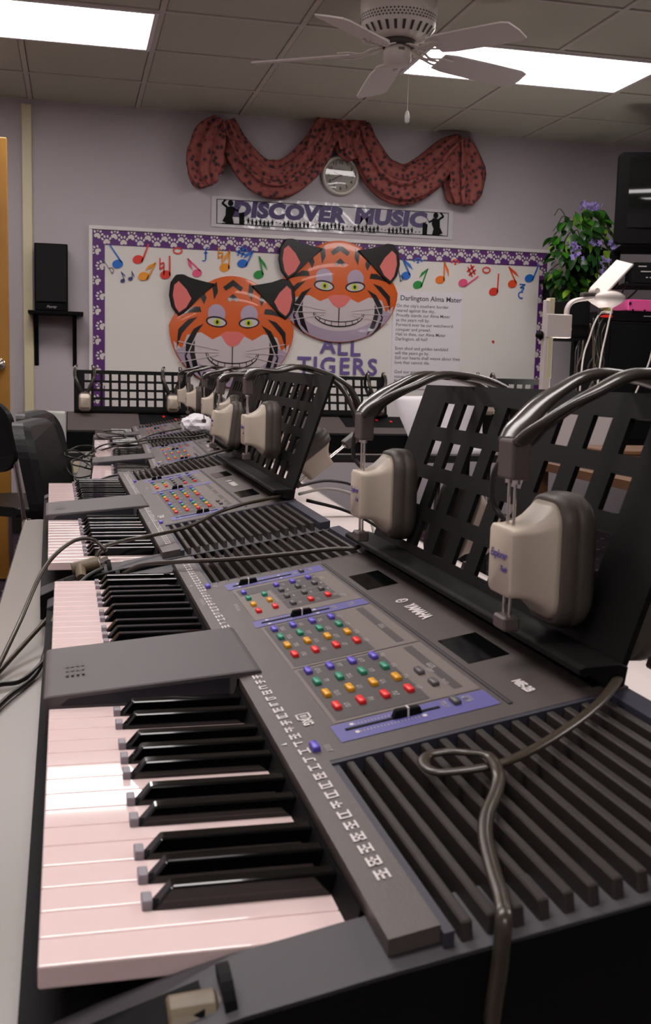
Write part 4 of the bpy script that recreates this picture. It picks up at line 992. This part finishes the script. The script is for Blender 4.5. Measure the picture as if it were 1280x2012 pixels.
# ------------------------------------------------------------------ ceiling fan
def fan():
    z = CZ+1.245; cx, cy = 1.262, 4.33
    e = empty('ceiling_fan', (cx, cy, z), (0, 0, 0), 'white five-blade ceiling fan under the tiles', 'ceiling fan')
    top = ZC-z-.001
    bm = bmesh.new(); lathe(bm, [(0, top), (.13, top), (.15, top-.01), (.152, .135), (.146, .085), (.118, .052), (.085, .04), (0, .04)], 40); link('motor_housing', mesh_from('motor_housing', bm, True), FANW, e)
    bm = bmesh.new()
    for i in range(26):
        a = 2*math.pi*i/26; c, s = math.cos(a), math.sin(a)
        p = [Vector((r*c, r*s, zz)) for r, zz in ((.1435, .0836), (.1205, .0545))]; t = Vector((-s, c, 0))*.006; o = Vector((c, s, -1)).normalized()*.0035
        bm.faces.new([bm.verts.new(q) for q in (p[0]+t+o, p[0]-t+o, p[1]-t*.8+o, p[1]+t*.8+o)])
    link('vent_slots', mesh_from('vent_slots', bm), VENT, e, kind='stuff')
    bm = bmesh.new()
    for k in range(3):
        for i in range(64):
            a = 2*math.pi*(i+.5*(k % 2))/64; c, s = math.cos(a), math.sin(a); r = .1512; zz = .100+k*.011
            t = Vector((-s, c, 0))*.0045; q = Vector((r*c, r*s, zz))+Vector((c, s, 0))*.001
            bm.faces.new([bm.verts.new(v) for v in (q+t, q+Vector((0, 0, .0042)), q-t, q-Vector((0, 0, .0042)))])
    link('mesh_band', mesh_from('mesh_band', bm), VENT, e, kind='stuff')
    bm = bmesh.new(); lathe(bm, [(0, .041), (.07, .041), (.07, .018), (0, .018)], 32); link('rotor_ring', mesh_from('rotor_ring', bm, True), VENT, e)
    bm = bmesh.new(); lathe(bm, [(0, .022), (.045, .022), (.056, .0), (.056, -.035), (.046, -.052), (.02, -.058), (0, -.058)], 32); link('switch_cup', mesh_from('switch_cup', bm, True), FANW, e)
    bm = bmesh.new(); box(bm, -.012, .012, -.0575, -.054, -.006, .004); link('cup_badge', mesh_from('cup_badge', bm), PLUG, e)
    pts = [(.19, -.055), (.24, -.066), (.40, -.070), (.555, -.070), (.585, -.058), (.592, 0), (.585, .058), (.555, .070), (.40, .070), (.24, .066), (.19, .055)]
    bm = bmesh.new(); prism(bm, pts, 'z', -.003, .003); bl = mesh_from('blade', bm); bl.materials.append(FANB)
    bm = bmesh.new()
    for s in (-1, 1): tube(bm, [(.06, s*.012, .02), (.10, s*.03, .008), (.14, s*.02, -.006), (.19, s*.045, -.008), (.235, s*.035, -.007)], .008, .0035, n=6, k=4)
    tube(bm, [(.06, 0, .022), (.12, 0, -.004), (.235, 0, -.008)], .010, .0035, n=6, k=4)
    br = mesh_from('blade_bracket', bm, True); br.materials.append(FANW)
    for k in range(5):
        a = math.radians(85+72*k); R = Matrix.Rotation(a, 4, 'Z')
        o = link('blade', bl, None, e); o.matrix_local = R @ Matrix.Rotation(math.radians(3), 4, 'Y') @ Matrix.Rotation(math.radians(-13), 4, 'X')
        o = link('blade_bracket', br, None, e); o.matrix_local = R @ Matrix.Translation((0, 0, -.004))
    bm = bmesh.new(); cyl(bm, (.035, -.047, -.03), (.035, -.047, -.235), .0012, .0012, 6); link('pull_chain', mesh_from('pull_chain', bm), CREAM, e)
    bm = bmesh.new(); lathe(bm, [(0, -.23), (.006, -.236), (.010, -.255), (.009, -.275), (0, -.282)], 14, .035, -.047); link('pull_knob', mesh_from('pull_knob', bm, True), WHITEP, e)
fan()
# ------------------------------------------------------------------ back table row: closed keyboards with wide stands
def back_piano(x, lab1, lab2, wide=.9):
    z = TZ3
    e = empty('digital_piano', (x, 5.02, z), (0, 0, 0), lab1, 'keyboard')
    bm = bmesh.new(); prism(bm, [(0, .004), (.34, .004), (.34, .16), (.30, .165), (.03, .092), (0, .088)], 'x', -.035, wide); bm2 = None
    for v in bm.verts: v.co = Vector((v.co.x, v.co.y, v.co.z))
    link('body', mesh_from('body', bm), CASE, e)
    sl = (.165-.092)/.27
    def q(bm, x0, x1, y0, y1, w_): 
        hexa(bm, [(a, b, .092+sl*(b-.03)+c) for c in (0, w_) for a, b in ((x0, y0), (x1, y0), (x1, y1), (x0, y1))])
    bm = bmesh.new(); q(bm, -.03, .30, .032, .295, .003); q(bm, .74, wide-.005, .032, .295, .003); q(bm, .30, .74, .032, .12, .0025); link('grey_cover', mesh_from('grey_cover', bm), PANEL, e)
    bm = bmesh.new(); q(bm, .31, .73, .13, .29, .001); link('dark_panel', mesh_from('dark_panel', bm), BLACK, e)
    r = random.Random(int(x*100)); bm = bmesh.new()
    for k in range(5):
        a = .40+.07*k+r.uniform(-.02, .02); b = .2+r.uniform(-.03, .05); q(bm, a, a+.012, b, b+.016, .004)
    link('red_buttons', mesh_from('red_buttons', bm), BTNR, e, kind='stuff')
    s = empty('music_stand', (x, 5.33, z), (0, 0, 0), lab2, 'music stand', 'wide lattice stands on the back table')
    wd = .555; n = 11; p = .0425; hh = .030; m0 = (wd-(n*p-(p-hh)))/2
    uc = [0]
    for k in range(n): uc += [m0+k*p, m0+k*p+hh]
    uc.append(wd); sc = [0, .03, .06, .0715, .1015, .113, .143, .1545, .1845, .203]
    holes = {(i, j) for i in range(1, 2*n, 2) for j in range(1, 9, 2)}
    bm = bmesh.new(); lattice(bm, uc, sc, holes, .004, lambda u, v, w_: Vector((u, -.02+.2*v-w_, .165+v*.98)))
    link('lattice_plate', mesh_from('lattice_plate', bm), STAND, s)
    bm = bmesh.new(); box(bm, 0, wd, -.04, -.012, .166, .176); link('shelf_lip', mesh_from('shelf_lip', bm), STAND, s)
    return s
back_piano(.005, 'dark closed keyboard with grey sloping cover at the left of the back table', 'wide black lattice stand at the left of the back table', .88)
back_piano(1.0, 'dark closed keyboard with grey sloping cover in the middle of the back table', 'wide black lattice stand in the middle of the back table', .88)
def back_headphones(x, y, zt, lab, drop=.20):
    """hung on a stand, seen from the side: two bands narrow down to one cup"""
    e = empty('headphones', (x, y, zt), (0, 0, 0), lab, 'headphones', 'headphones on the back table stands')
    for s in (-1, 1):
        pts = [(s*.010, -.035, -drop*.62), (s*.034, -.040, -drop*.35), (s*.046, -.030, -.03), (s*.040, .0, .012), (s*.044, .04, -.03), (s*.034, .055, -drop*.35), (s*.01, .05, -drop*.62)]
        link('head_band', tubemesh('head_band', pts, .008, .004, n=8, up=Vector((0, 1, .2)), k=6), BAND, e)
    for yy, rz in ((-.108, math.pi/2), (.118, -math.pi/2)):
        c = link('ear_cup', CUP, None, e, (0, yy, -drop*.8), (0, 0, rz)); link('ear_cushion', CUSH, None, c)
        bm = bmesh.new(); yb = -.035 if yy < 0 else .05; box(bm, -.012, .012, yb-.008, yb+.008, -drop*.72, -drop*.56); link('slider_block', mesh_from('slider_block', bm), SLIDER, e)
    return e
zt = TZ3+.165+.198
back_headphones(.055, 5.345, zt+.01, 'beige headphones at the left end of the left back stand'); back_headphones(.47, 5.345, zt+.01, 'dark-banded headphones at the right end of the left back stand')
back_headphones(1.50, 5.345, zt+.01, 'headphones at the right end of the middle back stand')
# third wide stand farther right on its own table
table('work_table', (1.99, 5.0), 0, 2.0, .70, TZ3, 'pale table at the back right under the projector and equipment', lg(2.0, .70))
def third_stand():
    s = empty('music_stand', (2.04, 5.36, TZ3), (0, 0, 0), 'wide black lattice stand at the right, half hidden behind the nearest stand', 'music stand', 'wide lattice stands on the back table')
    wd = .40; n = 7; p = .047; hh = .032; uc = [0]
    for k in range(n): uc += [.05+k*p, .05+k*p+hh]
    uc.append(wd); sc = [0, .03, .062, .073, .105, .116, .148, .159, .191, .21, .37]
    bm = bmesh.new(); lattice(bm, uc, sc, {(i, j) for i in range(1, 2*n, 2) for j in (1, 3, 5, 7)}, .004, lambda u, v, w_: Vector((u, .15*v-w_, .372-v*.98)))
    link('lattice_plate', mesh_from('lattice_plate', bm), STAND, s)
    bm = bmesh.new(); box(bm, .02, wd-.02, .0, .16, .001, .02); link('foot', mesh_from('foot', bm), STAND, s)
third_stand()
back_headphones(2.10, 5.37, TZ3+.385, 'headphones on the stand at the back right')
# papers
COVER = mat('paper_cover', C(214, 200, 196), .5)
def sheet(name, P, m, label, cat='paper', nx=16, ny=12, th=.0008, wob=.01, seed=1):
    """P: 4 corners TL,TR,BR,BL"""
    r = random.Random(seed); bm = bmesh.new(); TL, TR, BR, BL = [Vector(p) for p in P]; nrm = (TR-TL).cross(BL-TL).normalized()
    def pt(i, j, k):
        u, v = i/nx, j/ny; p = TL.lerp(TR, u).lerp(BL.lerp(BR, u), v); return p+nrm*(wob*math.sin(u*5+seed)*math.sin(v*4+seed*2)+wob*.4*math.sin(u*11+v*7)+k*th)
    vs = {(i, j, k): bm.verts.new(pt(i, j, k)) for i in range(nx+1) for j in range(ny+1) for k in (0, 1)}
    for i in range(nx):
        for j in range(ny):
            bm.faces.new([vs[i, j, 0], vs[i+1, j, 0], vs[i+1, j+1, 0], vs[i, j+1, 0]]); bm.faces.new([vs[i, j, 1], vs[i, j+1, 1], vs[i+1, j+1, 1], vs[i+1, j, 1]])
    for j in range(ny):
        for i in (0, nx): bm.faces.new([vs[i, j, 0], vs[i, j+1, 0], vs[i, j+1, 1], vs[i, j, 1]])
    for i in range(nx):
        for j in (0, ny): bm.faces.new([vs[i, j, 0], vs[i+1, j, 0], vs[i+1, j, 1], vs[i, j, 1]])
    return link(name, mesh_from(name, bm, True), m, label=label, cat=cat)
sheet('paper_cover', [(.405, 2.235, TZ1+.0012), (.632, 2.235, TZ1+.0012), (.632, .80, TZ1+.0012), (.395, .78, TZ1+.0012)], COVER, 'large white paper lying on the table behind the two nearest keyboards', nx=6, ny=12, th=.0006, wob=.0006)
sheet('paper_cover', [(.515, 3.98, TZ2+.0012), (.690, 3.98, TZ2+.0012), (.632, 2.39, TZ2+.0012), (.44, 2.385, TZ2+.0012)], COVER, 'large white paper lying on the table behind the third and fourth keyboards', nx=6, ny=12, th=.0006, wob=.0006)
sheet('paper_sheet', [(1.50, 5.045, CZ-.13), (1.98, 5.045, CZ-.13), (1.95, 4.975, CZ-.405), (1.60, 4.97, CZ-.405)], PAPERW, 'white paper curling down over the back table edge', wob=.015, seed=3)
sheet('paper_sheet', [(-.145, 4.97, CZ-.225), (-.035, 4.97, CZ-.228), (-.035, 4.955, CZ-.39), (-.13, 4.955, CZ-.385)], mat('pale_green_sheet', C(206, 208, 198), .6), 'pale sheet hanging at the left end of the back table', wob=.004, seed=2)
# ------------------------------------------------------------------ right side: television, recorder, plant, projector, equipment
def television():
    e = empty('television', (3.22, 5.49, CZ+.715), (0, 0, -.34), 'black television on a bracket at the upper right', 'television')
    bm = bmesh.new(); prism(bm, rounded(-.325, .325, 0, .485, .02), 'y', 0, .07)
    for v in bm.verts: v.co = Vector((v.co.x, v.co.y, v.co.z))
    bevel(bm, .006, 2); link('bezel', mesh_from('bezel', bm), TVB, e)
    bm = bmesh.new(); hexa(bm, [(-.30, .07, .03), (.30, .07, .03), (.2, .40, .08), (-.2, .40, .08), (-.30, .07, .46), (.30, .07, .46), (.2, .40, .36), (-.2, .40, .36)]); link('rear_housing', mesh_from('rear_housing', bm), TVB, e)
    bm = bmesh.new(); nx, ny = 14, 10; vs = [[bm.verts.new((-.268+.536*i/nx, -.002-.022*(1-((i/nx-.5)*2)**2*.5-((j/ny-.5)*2)**2*.5), .085+.37*j/ny)) for i in range(nx+1)] for j in range(ny+1)]
    for j in range(ny):
        for i in range(nx): bm.faces.new([vs[j][i], vs[j][i+1], vs[j+1][i+1], vs[j+1][i]])
    link('screen', mesh_from('screen', bm, True), SCREEN, e)
    b = empty('wall_bracket', (3.24, 5.50, CZ+.44), (0, 0, -.34), 'black steel bracket shelf holding the television and recorder', 'bracket')
    link('upper_tray', boxmesh('upper_tray', -.30, .30, .0, .42, .262, .272), TVB, b); link('lower_tray', boxmesh('lower_tray', -.28, .28, .02, .36, .052, .062), TVB, b)
    bm = bmesh.new(); box(bm, .26, .30, .30, .34, .052, .27); box(bm, -.30, -.26, .30, .34, .052, .27); box(bm, -.03, .03, .36, 1.02, .15, .21); link('arm', mesh_from('arm', bm), TVB, b)
    v = empty('video_recorder', (3.225, 5.53, CZ+.503), (0, 0, -.34), 'black video recorder on the tray under the television', 'recorder')
    link('case', boxmesh('case', -.20, .22, 0, .30, 0, .115, .004), CASE, v)
    link('tape_flap', boxmesh('tape_flap', -.16, .06, -.004, .001, .062, .068), PRINTG, v)
    link('front_badge', boxmesh('front_badge', -.175, -.13, -.003, .001, .090, .096), PRINTG, v)
    bm = bmesh.new()
    for k in range(3): box(bm, -.13+.02*k, -.12+.02*k, -.003, .001, .03, .036)
    link('front_buttons', mesh_from('front_buttons', bm), PRINTG, v, kind='stuff')
television()
def plant():
    cx, cy, cz = 3.07, 6.30, CZ+.80
    e = empty('potted_plant', (cx, cy, cz-.20), (0, 0, 0), 'trailing green plant with lilac blossoms beside the television', 'plant')
    bm = bmesh.new(); lathe(bm, [(0, 0), (.09, 0), (.12, .12), (.125, .15), (.11, .15), (.1, .13), (0, .13)], 24); link('pot', mesh_from('pot', bm, True), TVB, e)
    def leaf(name, L, wd, m):
        bm = bmesh.new(); n = 6; A = []; Bq = []; Cq = []
        for i in range(n+1):
            t = i/n; x = L*t; hw = wd*math.sin(math.pi*min(1, t*.92+.06))**.8*(1-.25*t); z = -.25*L*t*t
            A.append(bm.verts.new((x, -hw, z+hw*.25))); Bq.append(bm.verts.new((x, 0, z))); Cq.append(bm.verts.new((x, hw, z+hw*.25)))
        for i in range(n): bm.faces.new([A[i], A[i+1], Bq[i+1], Bq[i]]); bm.faces.new([Bq[i], Bq[i+1], Cq[i+1], Cq[i]])
        me = mesh_from(name, bm, True); me.materials.append(m); return me
    LM = [leaf('leaf', .078, .025, LEAF), leaf('leaf', .070, .023, LEAFD), leaf('leaf', .064, .022, LEAFL), leaf('leaf', .080, .026, LEAFD)]
    r = random.Random(21)
    for k in range(285):
        while True:
            v = Vector((r.uniform(-1, 1), r.uniform(-1, .6), r.uniform(-1, 1)))
            if .45 < v.length < 1: break
        p = Vector((v.x*.215, v.y*.20, v.z*.27+.17-.03*abs(v.x)))
        if v.z < -.3: p.x = p.x*.7-.07; p.z -= .03
        o = link('leaf', r.choice(LM), None, e, p, (r.uniform(-.6, .6), r.uniform(.2, 1.1), math.atan2(v.y-.5, v.x)+r.uniform(-.9, .9))); s = r.uniform(.7, 1.1); o.scale = (s, s, s)
    bm = bmesh.new()
    for k in range(5):
        a = 2*math.pi*k/5; vv = [bm.verts.new(q) for q in ((0, 0, 0), (.011*math.cos(a-.5), .011*math.sin(a-.5), .004), (.017*math.cos(a), .017*math.sin(a), .007), (.011*math.cos(a+.5), .011*math.sin(a+.5), .004))]; bm.faces.new(vv)
    fm = mesh_from('blossom', bm); fm.materials.append(LILAC)
    for (bx, bz, n, sp, ln) in ((-.155, .165, 26, .028, .09), (-.10, .40, 16, .045, .03), (-.03, .39, 12, .035, .03), (.085, .185, 18, .035, .05), (.03, .10, 24, .026, .22), (-.02, .18, 6, .03, .03)):
        for i in range(n): link('blossom', fm, None, e, (bx+r.gauss(0, sp*.6), -.21+r.uniform(-.03, .02), bz-ln*i/n+r.gauss(0, .012)), (math.pi/2+r.uniform(-.7, .7), r.uniform(-.6, .6), r.uniform(0, 6)))
    bm = bmesh.new()
    for k in range(14):
        a = r.uniform(0, 6.28); q = Vector((math.cos(a)*.2, math.sin(a)*.16, r.uniform(-.06, .36))); tube(bm, [(0, 0, .1), (q.x*.4, q.y*.4, .26), (q.x*.8, q.y*.8, max(q.z, .1)+.04), tuple(q)], .003, k=4, n=5)
    link('stems', mesh_from('stems', bm, True), LEAFD, e)
    sh = empty('wall_shelf', (cx, D, cz-.206), (0, 0, 0), 'black wall shelf under the trailing plant', 'shelf')
    link('shelf_board', boxmesh('shelf_board', -.10, .18, -.54, -.001, -.02, 0), TVB, sh)
    bm = bmesh.new()
    for x in (-.06, .14): prism(bm, [(-.002, -.02), (-.4, -.02), (-.38, -.04), (-.02, -.2), (-.002, -.2)], 'x', x-.012, x+.012)
    link('bracket', mesh_from('bracket', bm), TVB, sh)
plant()
def projector():
    e = empty('overhead_projector', (2.5, 5.15, TZ3), (0, 0, 0), 'white overhead projector with lit stage and tilted mirror head', 'projector')
    bm = bmesh.new(); hexa(bm, [(-.20, -.19, .002), (.20, -.19, .002), (.20, .19, .002), (-.20, .19, .002), (-.17, -.17, .26), (.17, -.17, .26), (.17, .17, .26), (-.17, .17, .26)]); bevel(bm, .01, 2); link('base', mesh_from('base', bm), OHPM, e)
    link('stage_glass', boxmesh('stage_glass', -.14, .14, -.14, .14, .258, .264), STAGE, e)
    px, py = -.215, -.12
    link('post', boxmesh('post', px-.024, px+.018, py-.02, py+.02, .02, CZ+.352-TZ3, .003), OHPM, e)
    link('post_cover', boxmesh('post_cover', px-.006, px+.02, py-.024, py+.024, CZ-.03-TZ3, CZ+.362-TZ3, .002), CREAM, e)
    zc = CZ+.17-TZ3
    link('slide_bracket', boxmesh('slide_bracket', px-.02, px+.115, py-.028, py+.028, zc, zc+.115, .004), OHPM, e)
    bm = bmesh.new(); lathe(bm, [(0, 0), (.02, 0), (.022, .012), (.012, .02), (.01, .03), (0, .03)], 16); link('focus_knob', mesh_from('focus_knob', bm, True), CASE, e, (px-.03, py, zc+.01), (0, -math.pi/2, 0))
    z2 = CZ+.37-TZ3
    link('arm', tubemesh('arm', [(px+.095, py, zc+.11), (px+.10, py, zc+.15), (px+.125, py, z2-.02), (px+.18, py, z2-.005), (px+.25, py, z2+.005)], .022, .011, n=10, up=Vector((1, 0, .6))), OHPM, e)
    link('arm_clamp', boxmesh('arm_clamp', px+.17, px+.245, py-.022, py+.022, z2+.008, z2+.026, .004), SLIDER, e)
    bm = bmesh.new(); lathe(bm, [(0, -.036), (.035, -.034), (.07, -.014), (.092, .004), (.092, .024), (.07, .04), (.04, .052), (0, .054)], 28); link('lens_head', mesh_from('lens_head', bm, True), OHPM, e, (px+.315, py+.02, z2-.008))
    bm = bmesh.new(); lathe(bm, [(0, -.0375), (.024, -.037)], 24); link('lens', mesh_from('lens', bm), GLOSSB, e, (px+.315, py+.02, z2-.0085))
    bm = bmesh.new(); box(bm, 0, .21, -.06, .06, -.006, .006); bevel(bm, .003)
    o = link('mirror_flap', mesh_from('mirror_flap', bm), OHPM, e, (px+.265, py+.02, z2+.035), (.35, -.80, .05))
    bm = bmesh.new(); cyl(bm, (px+.245, py-.02, z2+.036), (px+.245, py+.05, z2+.036), .014); link('flap_hinge', mesh_from('flap_hinge', bm), OHPM, e)
projector()
def equipment():
    Y = 5.62
    zb = TZ3
    s = empty('speaker', (2.735, Y+.02, CZ+.195), (0, 0, 0), 'black loudspeaker with a pale dot behind the projector', 'speaker')
    link('cabinet', boxmesh('cabinet', -.075, .075, 0, .16, 0, .20, .004), TVB, s)
    bm = bmesh.new(); lathe(bm, [(0, 0), (.009, 0), (.009, .003), (0, .004)], 14); link('pale_dot', mesh_from('pale_dot', bm), WHITEP, s, (-.04, -.001, .045), (math.pi/2, 0, 0))
    link('grille_cloth', boxmesh('grille_cloth', -.068, .068, -.006, -.001, .07, .19), CASE, s)
    t = empty('equipment_stand', (2.735, Y, 0), (0, 0, 0), 'black two-legged stand under the loudspeaker behind the projector', 'stand')
    link('shelf_board', boxmesh('shelf_board', -.13, .09, 0, .22, CZ+.178, CZ+.194), TVB, t)
    for x in (-.11, .07): link('leg', boxmesh('leg', x-.012, x+.012, .16, .20, 0, CZ+.177), TVB, t)
    m = empty('monitor', (3.10, Y-.10, zb), (0, 0, -.06), 'large black monitor cabinet under the pink case', 'monitor')
    link('cabinet', boxmesh('cabinet', -.23, .32, 0, .40, .003, CZ+.288-zb, .008, 2), TVB, m)
    link('front_panel', boxmesh('front_panel', -.21, .30, -.006, -.0005, .05, CZ+.27-zb, .002), CASE, m)
    b = empty('media_player', (3.10, Y-.10, CZ+.29), (0, 0, -.06), 'flat black player between the monitor and the pink case', 'player')
    link('case', boxmesh('case', -.225, .30, .01, .32, 0, .058, .003), TVB, b); link('tray_line', boxmesh('tray_line', -.02, .2, .006, .011, .03, .034), PRINTG, b)
    k = empty('pink_case', (3.14, Y-.10, CZ+.349), (0, 0, -.06), 'bright pink flat case on top of the black player', 'case')
    link('shell', boxmesh('shell', -.16, .28, 0, .26, 0, .062, .005), BOXPINK, k)
    bm = bmesh.new()
    for x in (-.13, -.06, .02): cyl(bm, (x, -.001, .004), (x, .004, .004), .006, .006, 10)
    link('latches', mesh_from('latches', bm), BLACK, k, kind='stuff'); link('corner_knob', boxmesh('corner_knob', -.155, -.142, -.003, .002, .03, .046), BLACK, k)
    x0 = 2.865
    for zz, mm, lab in ((.372, PRINTG, 'grey plug'), (.352, mat('plug_olive', C(140, 146, 60), .4), 'olive plug'), (.334, mat('plug_cream', C(220, 208, 190), .4), 'cream plug'), (.312, mat('plug_red', C(220, 40, 26), .4), 'red plug')):
        p = empty('cable_plug', (x0, Y-.13, CZ+zz), (0, 0, 0), '%s sticking out left of the player stack' % lab, 'plug', 'plugs on the player stack')
        bm = bmesh.new(); cyl(bm, (0, 0, 0), (-.05, 0, 0), .0085, .0075, 12); link('plug_barrel', mesh_from('plug_barrel', bm), mm, p)
        bm = bmesh.new(); cyl(bm, (-.05, 0, 0), (-.066, 0, -.004), .005, .003, 10); link('strain_relief', mesh_from('strain_relief', bm), mm, p)
    def B2(x, y, z): return (x, y, CZ+z)
    runs = [([B2(2.83, Y-.13, .335), B2(2.78, Y-.16, .32), B2(2.745, Y-.17, .27), B2(2.72, Y-.17, .19), B2(2.70, Y-.15, .08), B2(2.69, Y-.15, -.15), B2(2.69, Y-.14, -.38)], CORDW, 'pale cable bowing down left of the player stack'),
            ([B2(2.86, Y-.14, .36), B2(2.835, Y-.17, .31), B2(2.81, Y-.18, .2), B2(2.79, Y-.18, .08), B2(2.78, Y-.17, -.15), B2(2.78, Y-.15, -.38)], CORDW, 'pale cable hanging straight beside the monitor'),
            ([B2(2.82, Y-.12, .30), B2(2.79, Y-.14, .26), B2(2.765, Y-.15, .15), B2(2.77, Y-.14, .02), B2(2.75, Y-.14, -.2), B2(2.75, Y-.14, -.38)], CORD, 'brownish cable among the tangle beside the monitor'),
            ([B2(2.84, Y-.12, .28), B2(2.80, Y-.15, .2), B2(2.82, Y-.15, .1), B2(2.79, Y-.15, .03), B2(2.82, Y-.14, -.1), B2(2.80, Y-.14, -.38)], CORDB, 'black cable among the tangle beside the monitor'),
            ([B2(2.70, Y-.1, .175), B2(2.66, Y-.14, .12), B2(2.655, Y-.15, .0), B2(2.63, Y-.15, -.2), B2(2.63, Y-.14, -.38)], CORDB, 'black cable under the loudspeaker shelf'),
            ([B2(2.72, Y-.1, .18), B2(2.70, Y-.13, .1), B2(2.67, Y-.14, .02), B2(2.655, Y-.14, -.2), B2(2.65, Y-.13, -.38)], CORD, 'thin brown cable under the loudspeaker shelf'),
            ([B2(2.775, Y-.16, .47), B2(2.775, Y-.16, .40), B2(2.772, Y-.16, .34), B2(2.77, Y-.17, .27)], CORDB, 'thin black aerial cable rising above the tangle'),
            ([B2(3.06, 5.7, .52), B2(3.04, 5.72, .46), B2(3.03, 5.75, .40), B2(3.0, 5.82, .36)], CORDB, 'black lead hanging from the recorder tray, left'),
            ([B2(3.15, 5.7, .52), B2(3.12, 5.73, .46), B2(3.04, 5.78, .38), B2(2.99, 5.85, .34)], CORDB, 'black lead hanging from the recorder tray, right'),
            ([B2(3.09, 5.42, .18), B2(3.06, 5.40, .08), B2(3.02, 5.38, 0), B2(2.95, 5.36, -.15), B2(2.90, 5.34, -.39)], CORDW, 'white lead across the front of the monitor')]
    for p, mm, lab in runs: cord(p, lab, mm, .005, name='equipment_cable', group='equipment cables')
    r = random.Random(9)
    for k in range(7):
        x = 2.76+.012*k; z0 = .30-.03*k
        cord([B2(x+r.uniform(-.02, .02), Y-.13+r.uniform(-.03, .02), z0-j*.09) if j % 2 else B2(x+r.uniform(-.035, .035), Y-.13, z0-j*.09) for j in range(7)], 'dark cable in the thick tangle left of the monitor, strand %s' % ('one two three four five six seven'.split()[k]), (CORDB, CORD, CORDB)[k % 3], .0055, name='equipment_cable', group='equipment cables')
equipment()
def side_table():
    e = empty('side_table', (1.69, 2.95, 0), (0, 0, .0), 'wood-edged side table behind the nearest music stand', 'table')
    h = CZ-.33
    link('table_top', boxmesh('table_top', 0, 1.1, 0, .95, h-.03, h), WOODT, e)
    for x in (.06, 1.04):
        for y in (.06, .89): link('leg', boxmesh('leg', x-.02, x+.02, y-.02, y+.02, 0, h-.031), WOODT, e)
    for k, (x, y, w_, d, hh, m, lab) in enumerate([(1.78, 3.40, .30, .24, .07, WOODT, 'flat brown box on the side table'), (2.15, 3.2, .36, .30, .22, TVB, 'black equipment box on the side table, left'), (2.30, 3.58, .34, .26, .26, CASE, 'black equipment box on the side table, rear')]):
        b = empty('equipment_box', (x, y, h+.001), (0, 0, .1*k), lab, 'box')
        link('shell', boxmesh('shell', 0, w_, 0, d, 0, hh*.75, .004), m, b); link('lid', boxmesh('lid', -.003, w_+.003, -.003, d+.003, hh*.75, hh, .004), m, b)
    for k, (x, m, lab) in enumerate([(1.93, CORDW, 'white cable pair hanging behind the nearest stand, left strand'), (1.96, CORDW, 'white cable pair hanging behind the nearest stand, right strand'), (1.82, CORDB, 'black cable hanging behind the nearest stand, left strand'), (1.86, CORDB, 'black cable hanging behind the nearest stand, right strand')]):
        cord([(x+.12, 3.0, h+.25), (x+.05, 2.93, h+.12), (x, 2.92, h+.01), (x-.02, 2.925, h-.12), (x-.03, 2.93, h-.4), (x-.03, 2.93, .01)], lab, m, .004, name='hanging_cable', group='cables at the side table')
side_table()
